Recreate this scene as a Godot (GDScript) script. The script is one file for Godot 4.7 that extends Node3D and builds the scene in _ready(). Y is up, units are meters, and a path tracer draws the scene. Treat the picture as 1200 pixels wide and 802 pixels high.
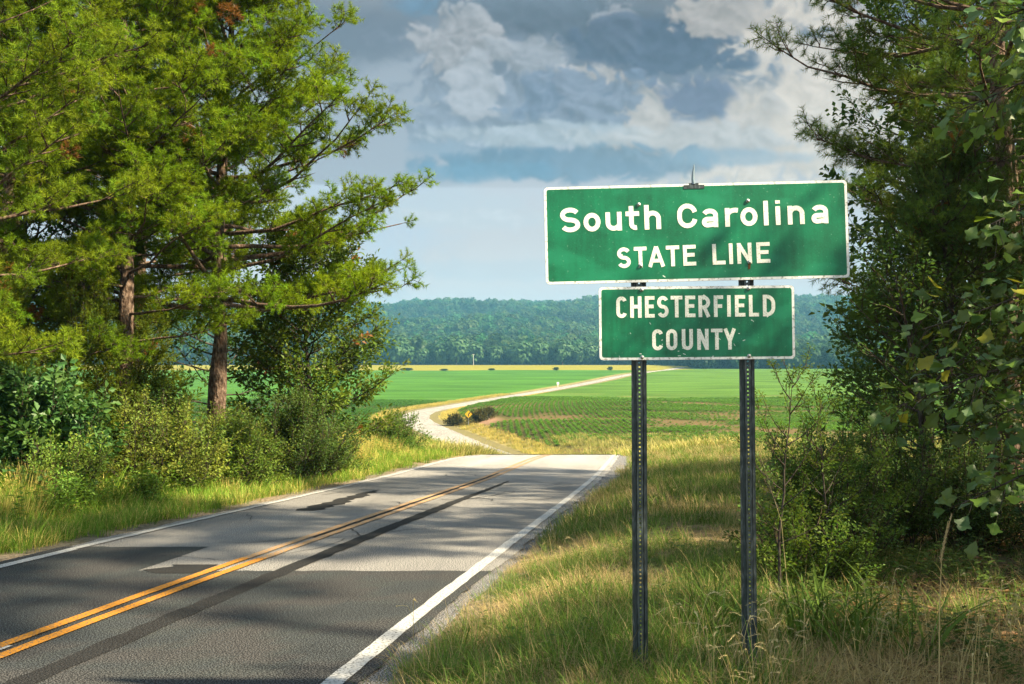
extends Node3D
# A two-lane country road at a state line: a green sign on two posts on the right verge, pines on the left,
# shaded woods on the right, and a road that winds through crop fields to wooded hills.
# y is up, the camera looks along -z; «d» is the distance ahead of the camera (d = -z).

const EYE := 2.2

var rng := RandomNumberGenerator.new()
var taken := {}
var fn := FastNoiseLite.new()          # general purpose noise, frequency 1
var fb := FastNoiseLite.new()          # five octaves

# ---------------------------------------------------------------- mesh builder
class MB:
	var v := PackedVector3Array()
	var n := PackedVector3Array()
	var c := PackedColorArray()
	var t := PackedVector2Array()
	var i := PackedInt32Array()
	var col := Color(1, 1, 1)
	var use_n := false
	var use_c := false

	func vert(p: Vector3, nn := Vector3.UP, uv := Vector2.ZERO) -> int:
		v.append(p)
		n.append(nn)
		c.append(col)
		t.append(uv)
		return v.size() - 1

	func tri(a: Vector3, b: Vector3, d: Vector3) -> void:
		var k := v.size()
		vert(a); vert(b); vert(d)
		i.append(k); i.append(k + 1); i.append(k + 2)

	func quad(a: Vector3, b: Vector3, d: Vector3, e: Vector3) -> void:  # clockwise seen from the front
		var k := v.size()
		vert(a); vert(b); vert(d); vert(e)
		for q in [0, 1, 2, 0, 2, 3]:
			i.append(k + q)

	func box(lo: Vector3, hi: Vector3) -> void:
		var p := func(x: int, y: int, z: int) -> Vector3: return Vector3(hi.x if x else lo.x, hi.y if y else lo.y, hi.z if z else lo.z)
		quad(p.call(0, 0, 1), p.call(0, 1, 1), p.call(1, 1, 1), p.call(1, 0, 1))
		quad(p.call(1, 0, 0), p.call(1, 1, 0), p.call(0, 1, 0), p.call(0, 0, 0))
		quad(p.call(0, 0, 0), p.call(0, 1, 0), p.call(0, 1, 1), p.call(0, 0, 1))
		quad(p.call(1, 0, 1), p.call(1, 1, 1), p.call(1, 1, 0), p.call(1, 0, 0))
		quad(p.call(0, 1, 1), p.call(0, 1, 0), p.call(1, 1, 0), p.call(1, 1, 1))
		quad(p.call(0, 0, 0), p.call(0, 0, 1), p.call(1, 0, 1), p.call(1, 0, 0))

	func tube(pts: PackedVector3Array, radii: PackedFloat32Array, sides: int, rough := 0.0, noise: FastNoiseLite = null) -> void:
		use_n = true
		var m := pts.size()
		var start := v.size()
		var u := Vector3.ZERO
		var run := 0.0
		for k in m:
			var tn := (pts[mini(k + 1, m - 1)] - pts[maxi(k - 1, 0)]).normalized()
			if u == Vector3.ZERO:
				u = tn.cross(Vector3(0.3, 0.1, 1) if absf(tn.z) < 0.8 else Vector3(1, 0.2, 0)).normalized()
			u = (u - tn * u.dot(tn)).normalized()
			var w := tn.cross(u)
			if k > 0:
				run += pts[k].distance_to(pts[k - 1])
			for s in sides + 1:
				var a := TAU * s / sides
				var dir := u * cos(a) + w * sin(a)
				var r := radii[k]
				if noise:
					r *= 1.0 + rough * noise.get_noise_3d(dir.x * 6.0 + pts[k].x, pts[k].y * 3.0, dir.z * 6.0 + pts[k].z)
				vert(pts[k] + dir * r, dir, Vector2(float(s) / sides, run))
		var row := sides + 1
		for k in m - 1:
			for s in sides:
				var a := start + k * row + s
				for q in [a, a + row, a + row + 1, a, a + row + 1, a + 1]:
					i.append(q)

	func commit(mesh: ArrayMesh, mat: Material) -> ArrayMesh:
		if v.is_empty():
			return mesh
		var arr := []
		arr.resize(Mesh.ARRAY_MAX)
		arr[Mesh.ARRAY_VERTEX] = v
		if use_n:
			arr[Mesh.ARRAY_NORMAL] = n
		if use_c:
			arr[Mesh.ARRAY_COLOR] = c
		arr[Mesh.ARRAY_TEX_UV] = t
		arr[Mesh.ARRAY_INDEX] = i
		mesh.add_surface_from_arrays(Mesh.PRIMITIVE_TRIANGLES, arr)
		mesh.surface_set_material(mesh.get_surface_count() - 1, mat)
		return mesh

	func mesh(mat: Material) -> ArrayMesh:
		return commit(ArrayMesh.new(), mat)


# ---------------------------------------------------------------- small helpers
func numbered(called: String) -> String:
	if not taken.has(called):
		taken[called] = 0
		return called
	taken[called] += 1
	return "%s_%03d" % [called, taken[called]]

func thing(called: String, label: String, category: String, at := Vector3.ZERO, group := "") -> Node3D:
	var o := Node3D.new()
	o.name = numbered(called)
	add_child(o, true)
	o.position = at
	o.set_meta("label", label)
	o.set_meta("category", category)
	if group:
		o.set_meta("group", group)
	return o

func put(called: String, mesh: Mesh, parent: Node3D) -> MeshInstance3D:
	var o := MeshInstance3D.new()
	o.name = numbered(called) if parent == self else called
	o.mesh = mesh
	parent.add_child(o, true)
	return o

func structure(called: String, mesh: Mesh, label: String, parent: Node3D = self) -> MeshInstance3D:
	var o := put(called, mesh, parent)
	if parent == self:
		o.set_meta("kind", "structure")
		o.set_meta("label", label)
	return o

func scatter(called: String, mesh: Mesh, xf: Array[Transform3D], tint: PackedColorArray, parent: Node3D) -> MultiMeshInstance3D:
	var m := MultiMesh.new()
	m.transform_format = MultiMesh.TRANSFORM_3D
	m.use_colors = true
	m.mesh = mesh
	m.instance_count = xf.size()
	for k in xf.size():
		m.set_instance_transform(k, xf[k])
		m.set_instance_color(k, tint[k])
	var o := MultiMeshInstance3D.new()
	o.name = numbered(called) if parent == self else called
	o.multimesh = m
	parent.add_child(o, true)
	o.set_meta("kind", "stuff")
	return o

func stuff(called: String, label: String, mesh: Mesh, xf: Array[Transform3D], tint: PackedColorArray, category: String) -> void:
	if xf.is_empty():
		return
	var o := scatter(called, mesh, xf, tint, self)
	o.set_meta("label", label)
	o.set_meta("category", category)

func lin(r: float, g: float, b: float) -> Color:
	return Color(r, g, b).linear_to_srgb()

func matte(col: Color, rough := 0.9, spec := 0.3) -> StandardMaterial3D:   # col is linear
	var m := StandardMaterial3D.new()
	m.albedo_color = col.linear_to_srgb()
	m.roughness = rough
	m.metallic_specular = spec
	return m

func leafy(light := 0.5, rough := 0.6, spec := 0.35) -> StandardMaterial3D:  # colours come from vertices and copies
	var m := StandardMaterial3D.new()
	m.vertex_color_use_as_albedo = true
	m.roughness = rough
	m.metallic_specular = spec
	m.backlight_enabled = true
	m.backlight = Color(light, light, light * 0.6).linear_to_srgb()
	return m

func noise_tex(size: int, freq: float, octaves: int, ramp: Array, sd: int, normal := false, bump := 4.0) -> NoiseTexture2D:
	var f := FastNoiseLite.new()
	f.seed = sd
	f.noise_type = FastNoiseLite.TYPE_SIMPLEX_SMOOTH
	f.frequency = freq
	f.fractal_octaves = octaves
	var t := NoiseTexture2D.new()
	t.width = size
	t.height = size
	t.seamless = true
	t.noise = f
	if normal:
		t.as_normal_map = true
		t.bump_strength = bump
	elif ramp.size():
		var g := Gradient.new()
		g.offsets = PackedFloat32Array()
		g.colors = PackedColorArray()
		var offs := PackedFloat32Array()
		var cols := PackedColorArray()
		for r in ramp:
			offs.append(r[0])
			cols.append(Color(r[1], r[2], r[3]).linear_to_srgb())
		g.offsets = offs
		g.colors = cols
		t.color_ramp = g
	return t

func R(a: float, b: float) -> float:
	return rng.randf_range(a, b)

func sm(a: float, b: float, x: float) -> float:
	return smoothstep(a, b, x)

# ---------------------------------------------------------------- the lie of the land
var RCX := PackedFloat32Array([-40, 8, 40, 60, 80, 100, 120, 140, 165, 190, 215, 240, 290, 360, 430, 520, 650, 800])
var RCY := PackedFloat32Array([-12.0, -4.18, 1.04, 2.7, 1.9, -0.6, -3.9, -8.4, -13.9, -17.2, -17.2, -13.4, -4.6, 11.5, 31, 56, 95, 140])
var RHX := PackedFloat32Array([-40, -15, 0, 8, 13, 20, 28, 38, 45, 60, 80, 100, 120, 140, 165, 190, 240, 290, 360, 430, 520, 650, 800])
var RHY := PackedFloat32Array([0.8, 0.25, 0.08, 0, -0.1, -0.28, -0.5, -0.76, -1.15, -2.6, -4.7, -5.75, -6.2, -5.85, -5.35, -5.2, -4.8, -4.3, -3.0, -0.9, 2.3, 5.5, 10])

func table(X: PackedFloat32Array, Y: PackedFloat32Array, x: float) -> float:
	var m := X.size()
	if x <= X[0]:
		return Y[0] + (Y[1] - Y[0]) / (X[1] - X[0]) * (x - X[0])
	if x >= X[m - 1]:
		return Y[m - 1] + (Y[m - 1] - Y[m - 2]) / (X[m - 1] - X[m - 2]) * (x - X[m - 1])
	var k := X.bsearch(x) - 1
	k = clampi(k, 0, m - 2)
	var h := X[k + 1] - X[k]
	var s := (Y[k + 1] - Y[k]) / h
	var a := s if k == 0 else ((Y[k] - Y[k - 1]) / (X[k] - X[k - 1]) * h + s * (X[k] - X[k - 1])) / (h + X[k] - X[k - 1])
	var b := s if k == m - 2 else ((Y[k + 2] - Y[k + 1]) / (X[k + 2] - X[k + 1]) * h + s * (X[k + 2] - X[k + 1])) / (h + X[k + 2] - X[k + 1])
	var u := (x - X[k]) / h
	return Y[k] * (1 + 2 * u) * (1 - u) * (1 - u) + a * h * u * (1 - u) * (1 - u) + Y[k + 1] * u * u * (3 - 2 * u) - b * h * u * u * (1 - u)

func rc(d: float) -> float:
	return table(RCX, RCY, d)

func rh(d: float) -> float:
	if d > 800:
		return 10.0
	return table(RHX, RHY, d)

func H(x: float, d: float) -> float:                  # height of the ground
	var y := rh(d)
	var s := x - rc(d)
	var near := 1.0 - sm(14, 36, d)
	var far := sm(90, 125, d) * (1.0 - sm(560, 700, d))
	if d < 75:
		if s > 0:
			y += near * (0.42 * sm(3.1, 5.4, s) + 0.22 * sm(6.5, 12, s)) + 0.35 * (1.0 - near) * sm(3.4, 8, s) * (1.0 - sm(45, 75, d))
		else:
			y += (0.5 * sm(5, 9, -s) - 0.05 * sm(3.2, 3.8, -s)) * (1.0 - sm(30, 55, d)) + 0.12 * sm(30, 42, d) * sm(3.2, 4.5, -s) * (1.0 - sm(45, 75, d))
		y += 0.05 * fb.get_noise_2d(x * 0.5, d * 0.5) * sm(3.1, 4.2, absf(s)) * (1.0 - sm(50, 75, d))
	if s > 0:
		y += far * 1.15 * sm(4.0, 11.0, s) + 0.65 * exp(-pow((d - 208.0) / 42.0, 2)) * sm(6, 20, s)
	else:
		y += far * 0.3 * sm(5.0, 12.0, -s)
	if d > 70:
		y += far * 0.7 * fn.get_noise_2d(x * 0.012 + 7.0, d * 0.012) * sm(10, 60, absf(s))
	if d < 3.2 + absf(s) * 0.0:
		pass
	if absf(s) < 3.6 and d < 700:
		y -= 0.07 * (1.0 - sm(3.05, 3.5, absf(s)))
	if d > 800:
		var ridge := 130.0 + clampf(x * 0.018, -14, 16) + 9.0 * fn.get_noise_2d(x * 0.0014, 3.3) + 5.0 * fn.get_noise_2d(x * 0.004, 9.1)
		y += ridge * sm(820, 2350, d) + 13.0 * fn.get_noise_2d(x * 0.003, d * 0.003) * sm(900, 1400, d) * (1.0 - 0.7 * sm(1700, 2300, d))
		y -= 60.0 * sm(2500, 3800, d)
	return y

func G(x: float, d: float) -> Vector3:
	return Vector3(x, H(x, d), -d)

# ---------------------------------------------------------------- materials shared by many things
var bark_pine: StandardMaterial3D
var bark_grey: StandardMaterial3D
var twig_mat: StandardMaterial3D
var leaf_mat: StandardMaterial3D
var needle_mat: StandardMaterial3D
var grass_mat: StandardMaterial3D
var gloss_leaf: StandardMaterial3D

func make_materials() -> void:
	bark_pine = matte(Color(1, 1, 1), 0.95, 0.15)
	bark_pine.albedo_texture = noise_tex(256, 0.02, 4, [[0.0, 0.025, 0.017, 0.012], [0.42, 0.07, 0.046, 0.032], [0.6, 0.14, 0.098, 0.07], [1.0, 0.23, 0.18, 0.14]], 11)
	bark_pine.uv1_triplanar = true
	bark_pine.uv1_scale = Vector3(2.6, 0.9, 2.6)
	bark_pine.normal_enabled = true
	bark_pine.normal_texture = noise_tex(256, 0.02, 4, [], 11, true, 12.0)
	bark_grey = matte(Color(1, 1, 1), 0.95, 0.15)
	bark_grey.albedo_texture = noise_tex(256, 0.03, 4, [[0.0, 0.018, 0.015, 0.012], [0.5, 0.05, 0.042, 0.034], [1.0, 0.12, 0.105, 0.085]], 12)
	bark_grey.uv1_triplanar = true
	bark_grey.uv1_scale = Vector3(4, 1.5, 4)
	twig_mat = matte(Color(0.05, 0.037, 0.026), 0.95, 0.1)
	leaf_mat = leafy(0.85, 0.5, 0.25)
	needle_mat = leafy(0.85, 0.6, 0.15)
	grass_mat = leafy(0.7, 0.75, 0.12)
	gloss_leaf = leafy(0.7, 0.42, 0.35)

# ---------------------------------------------------------------- foliage meshes
func rand_dir() -> Vector3:
	var z := R(-1, 1)
	var a := R(0, TAU)
	var r := sqrt(1 - z * z)
	return Vector3(r * cos(a), z, r * sin(a))

func perp(dir: Vector3) -> Vector3:
	return dir.cross(Vector3.UP if absf(dir.y) < 0.9 else Vector3.RIGHT).normalized()

func needle_tuft(b: MB, at: Vector3, axis: Vector3, length: float, count: int, nl: float, wide: float) -> void:
	var u := perp(axis)
	var w := axis.cross(u)
	for k in count:
		var s := R(0.15, 1.0)
		var a := R(0, TAU)
		var out := u * cos(a) + w * sin(a)
		var dir := (axis * R(0.1, 1.0) + out * R(0.6, 1.0)).normalized()
		var p := at + axis * length * s
		var side := dir.cross(rand_dir()).normalized() * wide * 0.5
		var shade := R(0.75, 1.25)
		b.col = Color(shade * R(0.9, 1.15), shade, shade * 0.9)
		b.tri(p - side, p + side, p + dir * nl * R(0.7, 1.15))

func pine_spray(sd: int, needles: int, wide: float, nl := 0.085) -> ArrayMesh:   # the rounded brush at the end of a twig, along +y
	rng.seed = sd
	var b := MB.new()
	b.use_c = true
	var tw := MB.new()
	tw.tube(PackedVector3Array([Vector3.ZERO, Vector3(0.01, 0.16, 0.01), Vector3(0, 0.3, 0.02)]), PackedFloat32Array([0.009, 0.006, 0.004]), 3)
	needle_tuft(b, Vector3(0, 0.24, 0.02), Vector3(0, 1, 0.1).normalized(), 0.17, needles, nl, wide)
	for k in 9:
		var y := 0.06 + 0.025 * k
		var a := k * 2.4 + R(-0.4, 0.4)
		var dir := Vector3(cos(a), R(0.25, 0.8), sin(a)).normalized()
		var l := R(0.12, 0.2)
		tw.tube(PackedVector3Array([Vector3(0, y, 0), Vector3(0, y, 0) + dir * l]), PackedFloat32Array([0.005, 0.003]), 3)
		needle_tuft(b, Vector3(0, y, 0) + dir * l * 0.25, dir, l * 0.95, needles, nl, wide)
	var m := b.mesh(needle_mat)
	return tw.commit(m, twig_mat)

func cedar_spray(sd: int, count: int, wide: float) -> ArrayMesh:      # fine feathery sprays of a juniper
	rng.seed = sd
	var b := MB.new()
	b.use_c = true
	var tw := MB.new()
	tw.tube(PackedVector3Array([Vector3.ZERO, Vector3(0, 0.4, 0.02)]), PackedFloat32Array([0.007, 0.003]), 3)
	for k in 9:
		var y := 0.05 + 0.042 * k
		var a := k * 2.4
		var dir := Vector3(cos(a) * 0.8, R(0.6, 1.0), sin(a) * 0.8).normalized()
		var l := R(0.1, 0.2) * (1.2 - 0.06 * k)
		for q in count:
			var s := R(0.1, 1.0)
			var p := Vector3(0, y, 0) + dir * l * s
			var e := (dir + rand_dir() * 0.75).normalized()
			var side := e.cross(rand_dir()).normalized() * wide * 0.5
			var shade := R(0.7, 1.3)
			b.col = Color(shade * R(0.9, 1.2), shade, shade)
			b.tri(p - side, p + side, p + e * R(0.03, 0.075))
	var m := b.mesh(needle_mat)
	return tw.commit(m, twig_mat)

func add_leaf(b: MB, p: Vector3, dir: Vector3, up: Vector3, length: float, wide: float, fold := 0.25, droop := 0.12) -> void:
	var side := dir.cross(up).normalized()
	up = side.cross(dir).normalized()
	var tip := p + dir * length - up * droop * length
	var l := p + dir * length * 0.45 + side * wide * 0.5 + up * fold * wide * 0.5
	var r := p + dir * length * 0.45 - side * wide * 0.5 + up * fold * wide * 0.5
	b.tri(p, l, tip)
	b.tri(p, tip, r)

func leaf_spray(sd: int, leaves: int, length: float, wide: float, reach := 0.45, mat: Material = null, flat := 0.6) -> ArrayMesh:
	rng.seed = sd
	var b := MB.new()
	b.use_c = true
	var tw := MB.new()
	tw.tube(PackedVector3Array([Vector3.ZERO, Vector3(0.02, reach * 0.5, 0.02), Vector3(0, reach * 0.95, 0)]), PackedFloat32Array([0.008, 0.005, 0.003]), 3)
	for k in leaves:
		var y := reach * (0.1 + 0.9 * k / leaves)
		var a := k * 2.4 + R(-0.5, 0.5)
		var off := Vector3(cos(a), R(-0.1, 0.6), sin(a))
		off = Vector3(off.x, off.y, off.z * flat).normalized()
		var p := Vector3(0, y, 0) + off * R(0.0, 0.25) * reach
		var dir := (off + Vector3(0, R(0.0, 0.7), 0) + rand_dir() * 0.3).normalized()
		var shade := R(0.7, 1.3)
		b.col = Color(shade * R(0.85, 1.2), shade, shade * R(0.8, 1.1))
		var s := R(0.7, 1.2)
		add_leaf(b, p, dir, (Vector3(0, 0.4, 1) + rand_dir() * 0.7).normalized(), length * s, wide * s)
	var m := b.mesh(mat if mat else leaf_mat)
	return tw.commit(m, twig_mat)

# ---------------------------------------------------------------- trees and shrubs
# P: h height, r trunk radius, lean, first (height share of the lowest limb), limbs, prof Callable(share) -> reach, up0/up1 limb angle low/high,
# curl, step, sec (length of side twigs), spray mesh, size, tint, bark, gaps
func grow(called: String, label: String, category: String, group: String, at: Vector3, sd: int, P: Dictionary) -> Node3D:
	var o := thing(called, label, category, at, group)
	rng.seed = sd
	var h: float = P.h
	var bark: Material = P.get("bark", bark_pine)
	var lean: Vector2 = P.get("lean", Vector2(R(-0.3, 0.3), R(-0.3, 0.3)))
	var trunk := PackedVector3Array()
	var rad := PackedFloat32Array()
	var steps := 12
	var wob: float = P.get("wob", 0.12)
	for k in steps + 1:
		var s := float(k) / steps
		var w := Vector3(fn.get_noise_2d(sd * 3.1, s * 3.0), 0, fn.get_noise_2d(sd * 5.7 + 50.0, s * 3.0)) * wob * h * 0.1 * sm(0.0, 0.3, s)
		trunk.append(Vector3(lean.x * s * s, h * s - 0.15, lean.y * s * s) + w)
		rad.append(P.r * (1.0 - 0.9 * s) * (1.0 + 0.5 * exp(-s * h * 2.2)))
	var tb := MB.new()
	if P.get("stems", 1) == 1:
		tb.tube(trunk, rad, 10, 0.25, fn)
	var lb := MB.new()
	var xf: Array[Transform3D] = []
	var tint := PackedColorArray()
	var base: Color = P.tint
	var var_c: float = P.get("vary", 0.25)
	var first: float = P.get("first", 0.15)
	var n: int = P.limbs
	var prof: Callable = P.prof
	var spray_len: float = 0.5 * P.get("size", 1.0)
	var gaps: float = P.get("gaps", -0.25)
	var freq: float = P.get("freq", 0.9)
	for k in n:
		var s: float = first + (0.985 - first) * pow((k + R(0.0, 0.8)) / n, P.get("pack", 0.9))
		var az := k * 2.39996 + R(-0.5, 0.5)
		var reach: float = prof.call(s) * R(0.78, 1.12)
		if P.has("bias"):
			var bd: Vector2 = P.bias
			reach *= 1.0 + bd.x * cos(az) + bd.y * sin(az)
		var from := Vector3.ZERO
		var f := s * steps
		var kk := mini(int(f), steps - 1)
		from = trunk[kk].lerp(trunk[kk + 1], f - kk)
		var up := deg_to_rad(lerpf(P.get("up0", 5.0), P.get("up1", 40.0), s) + R(-9, 9))
		var curl: float = deg_to_rad(P.get("curl", 12.0))
		if P.get("stems", 1) > 1:
			from = Vector3(R(-1, 1), 0, R(-1, 1)) * P.get("foot", 0.15)
			from.y = -0.05
			up = deg_to_rad(lerpf(P.get("up0", 25.0), P.get("up1", 85.0), pow(R(0, 1), 0.7)))
			reach = prof.call(clampf(up / (PI / 2), 0, 1)) * R(0.75, 1.1)
		# the limb
		var pts := PackedVector3Array([from])
		var rr := PackedFloat32Array()
		var seg := 6
		var p := from
		var dirs := PackedVector3Array()
		for q in seg:
			var e := up + curl * (q - 2.0) / seg * 2.0 + R(-0.12, 0.12)
			var a2 := az + R(-0.16, 0.16)
			var dv := Vector3(cos(a2) * cos(e), sin(e), sin(a2) * cos(e))
			dirs.append(dv)
			p += dv * reach / seg
			pts.append(p)
		var r0: float = clampf(reach * P.get("thick", 0.013), 0.006, P.r * 0.7)
		for q in seg + 1:
			rr.append(r0 * (1.0 - 0.8 * q / seg))
		lb.tube(pts, rr, 5)
		# side twigs and the sprays on them
		var step: float = P.get("step", 0.3)
		var t: float = reach * P.get("bare", 0.28)
		var side := 1.0
		while t < reach:
			var f2: float = t / reach * seg
			var k2 := mini(int(f2), seg - 1)
			var at2 := pts[k2].lerp(pts[k2 + 1], f2 - k2)
			t += step * R(0.6, 1.3)
			side = -side
			if fn.get_noise_3d((at2.x + at.x) * freq, (at2.y + at.y) * freq * 1.6, (at2.z + at.z) * freq) < gaps:
				continue
			var dv := dirs[k2]
			var lat := perp(dv) * side
			var l2: float = P.get("sec", 0.9) * (1.15 - 0.6 * t / reach) * R(0.6, 1.2)
			var e2: Vector3 = (dv * R(0.4, 1.0) + lat * R(0.5, 1.1) + Vector3.UP * R(-0.15, 0.5) * P.get("lift", 1.0)).normalized()
			var end: Vector3 = at2 + e2 * l2
			lb.tube(PackedVector3Array([at2, at2.lerp(end, 0.5) + Vector3(0, -0.02, 0), end]), PackedFloat32Array([r0 * 0.35, r0 * 0.25, 0.003]), 3)
			var t3 := l2 * 0.25
			while t3 < l2 + 0.01:
				var sdv: Vector3 = (e2 + rand_dir() * 0.75 + Vector3.UP * 0.3 * P.get("lift", 1.0)).normalized()
				if t3 + spray_len * 0.5 > l2:
					sdv = (e2 + rand_dir() * 0.35 + Vector3.UP * 0.2 * P.get("lift", 1.0)).normalized()
				add_spray(xf, tint, at2 + e2 * t3, sdv, P, base, var_c)
				t3 += spray_len * R(0.45, 0.8)
		add_spray(xf, tint, pts[seg], dirs[seg - 1], P, base, var_c)
	if P.get("stems", 1) == 1:
		put("trunk", tb.mesh(bark), o)
		put("branches", lb.mesh(bark if P.get("barky", true) else twig_mat), o)
	else:
		put("stems", lb.mesh(bark), o)
	var half: Array[Transform3D] = []
	var halft := PackedColorArray()
	var rest: Array[Transform3D] = []
	var restt := PackedColorArray()
	for k in xf.size():
		if k % 2 == 0:
			half.append(xf[k]); halft.append(tint[k])
		else:
			rest.append(xf[k]); restt.append(tint[k])
	scatter(P.get("mass", "crown"), P.spray[0], half, halft, o)
	scatter(P.get("mass", "crown"), P.spray[1], rest, restt, o)
	return o

func add_spray(xf: Array[Transform3D], tint: PackedColorArray, p: Vector3, dir: Vector3, P: Dictionary, base: Color, var_c: float) -> void:
	var y := dir
	var x := (perp(y).rotated(y, R(-0.7, 0.7))).normalized()
	var z := x.cross(y)
	var s: float = P.get("size", 1.0) * R(0.75, 1.25)
	xf.append(Transform3D(Basis(x * s, y * s, z * s), p))
	var k := 1.0 + R(-var_c, var_c)
	var warm := R(-0.12, 0.2)
	if rng.randf() < P.get("brown", 0.0):
		tint.append(Color(0.22, 0.10, 0.03) * k)
	else:
		tint.append(Color(base.r * k * (1.0 + warm), base.g * k, base.b * k * (1.0 - warm)))

func again(src: Node3D, label: String, at: Vector3, turn: float, size := 1.0) -> Node3D:
	var stem := str(src.name)
	if stem[-1].is_valid_int():
		stem = stem.substr(0, stem.rfind("_"))
	var o := src.duplicate() as Node3D
	o.name = numbered(stem)
	add_child(o, true)
	o.position = at
	o.rotation.y = turn
	o.scale = Vector3.ONE * size
	o.set_meta("label", label)
	return o

# ---------------------------------------------------------------- sky
func s8(r: int, g: int, b: int) -> Color:
	return Color8(r, g, b).srgb_to_linear()

func billow(x: float, y: float) -> float:            # rounded puffs with creases between them
	return 0.62 * absf(fn.get_noise_2d(x * 0.017, y * 0.021)) + 0.36 * absf(fn.get_noise_2d(x * 0.036 + 9.0, y * 0.044)) + 0.2 * absf(fn.get_noise_2d(x * 0.075 + 5.0, y * 0.09))

func sky_image(gain: float) -> Image:
	var w := 2048
	var im := Image.create(w, w / 2, false, Image.FORMAT_RGBF)
	im.fill(Color(0.25, 0.27, 0.28) * gain)
	var cl := FastNoiseLite.new()
	cl.seed = 5
	cl.frequency = 1.0
	cl.fractal_octaves = 5
	for y in w / 4 + 8:
		var el := PI * (0.5 - (y + 0.5) / (w / 2))
		var se := sin(el)
		var ce := cos(el)
		var low := s8(188, 204, 214)
		var high := s8(150, 176, 205)
		var base := low.lerp(high, pow(clampf(se, 0, 1), 0.6))
		for x in w:
			var az := (x + 0.5) / w * TAU
			var dir := Vector3(sin(az) * ce, se, -cos(az) * ce)
			var k := 2.2 / (0.35 + maxf(se, 0))
			var q := cl.get_noise_3d(dir.x * k, dir.y * 3.0, dir.z * k)
			var q2 := cl.get_noise_3d(dir.x * k + 0.12, dir.y * 3.0 + 0.1, dir.z * k)
			var a := smoothstep(-0.12, 0.25, q)
			var relief := clampf(0.5 + 1.6 * (q - q2), 0, 1)
			var cc := s8(160, 166, 176).lerp(s8(236, 232, 226), relief)
			im.set_pixel(x, y, base.lerp(cc, a * 0.85) * gain * (1.0 + 1.0 * sm(0.42, 1.6, acos(clampf(-dir.z, -1, 1)))))  # sky brightens away from the view, added to fill the shade
	im.resize(4096, 2048, Image.INTERPOLATE_BILINEAR)
	# the clouds ahead, laid out by direction: X right, Y up, as tangents times 1250
	var layers := [   # x, y, reach across, reach up, colour, strength, raggedness
		[440, 150, 150, 230, s8(160, 168, 181), 0.7, 0.3],
		[400, 16, 170, 90, s8(108, 118, 134), 0.85, 0.3],
		[900, 110, 190, 180, s8(220, 210, 198), 0.97, 0.6],
		[505, 4, 60, 24, s8(96, 132, 162), 0.75, 0.6],
		[560, 176, 100, 34, s8(136, 160, 182), 0.6, 0.5],
		[690, 70, 250, 125, s8(124, 133, 149), 1.0, 0.6],
		[700, 6, 250, 62, s8(98, 107, 122), 0.95, 0.6],
		[600, 140, 130, 55, s8(142, 152, 168), 0.9, 0.8],
		[540, 50, 58, 44, s8(166, 166, 170), 0.85, 0.9],
		[560, 108, 38, 40, s8(176, 180, 188), 0.9, 0.7],
		[628, 68, 50, 30, s8(160, 164, 172), 0.8, 0.8],
		[720, 40, 36, 34, s8(152, 154, 162), 0.85, 0.8],
		[790, 150, 150, 60, s8(196, 190, 184), 0.85, 0.7],
		[700, 96, 60, 26, s8(190, 186, 184), 0.8, 0.8],
		[770, 58, 130, 40, s8(90, 102, 124), 0.9, 0.7],
		[860, 20, 70, 30, s8(182, 174, 168), 0.8, 0.8],
		[680, 118, 95, 38, s8(120, 134, 156), 0.85, 0.8],
		[815, 120, 58, 34, s8(112, 122, 146), 0.95, 0.55],
		[640, 164, 150, 18, s8(182, 192, 200), 0.75, 0.6],
		[830, 170, 120, 26, s8(190, 190, 190), 0.8, 0.6],
		[670, 196, 220, 24, s8(106, 134, 158), 0.8, 0.6],
		[560, 206, 110, 16, s8(116, 152, 178), 0.7, 0.5],
		[860, 190, 110, 14, s8(150, 172, 190), 0.7, 0.4],
		[520, 245, 120, 26, s8(196, 203, 210), 0.7, 0.5],
		[560, 262, 130, 16, s8(204, 208, 213), 0.7, 0.5],
		[600, 322, 230, 16, s8(186, 198, 208), 0.3, 0.4],
		[950, 300, 160, 30, s8(196, 206, 214), 0.6, 0.4],
	]
	var x0 := -330
	for yy in range(0, 270):
		var el := PI * yy / 2048.0 - 0.004
		for xx in range(x0, 330):
			var az := TAU * (xx + 0.5) / 4096.0
			var px := 600.0 + 1250.0 * tan(az)
			var py := 440.0 - 1250.0 * tan(el) / cos(az)
			var ix := (xx + 4096) % 4096
			var iy := 1023 - yy
			var c := s8(216, 210, 210).lerp(s8(176, 183, 194), sm(340, 150, py)).lerp(s8(112, 123, 139), sm(150, -30, py))
			var n1 := cl.get_noise_2d(px * 0.011, py * 0.014)
			var n2 := cl.get_noise_2d(px * 0.011 + 0.055, py * 0.014 - 0.075)
			var wx := px + 26.0 * n1
			var wy := py + 22.0 * n2
			var n3 := billow(wx, wy) - 0.42
			var n4 := billow(wx + 5.0, wy - 6.5) - 0.42
			var relief := clampf((n1 - n2) * 0.5 + (n3 - n4) * 0.6, -0.25, 0.3)
			for l in layers:
				var dx: float = (px - l[0]) / l[2]
				var dy: float = (py - l[1]) / l[3]
				var q := dx * dx + dy * dy
				if q > 2.2:
					continue
				var m: float = 1.0 - sqrt(q) + (n1 * 0.6 + n3 * 0.9) * l[6]
				if m <= 0.0:
					continue
				var a: float = smoothstep(0.0, lerpf(0.5, 0.2, sm(0.4, 0.8, l[6])), m) * l[5]
				c = c.lerp(l[4] * (1.0 + relief * maxf(0.0, l[6] - 0.3) * 1.7), a)
			var edge := sm(330, 250, absf(xx)) * sm(270, 205, yy)
			im.set_pixel(ix, iy, im.get_pixel(ix, iy).lerp(c * gain, edge))
	return im

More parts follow.
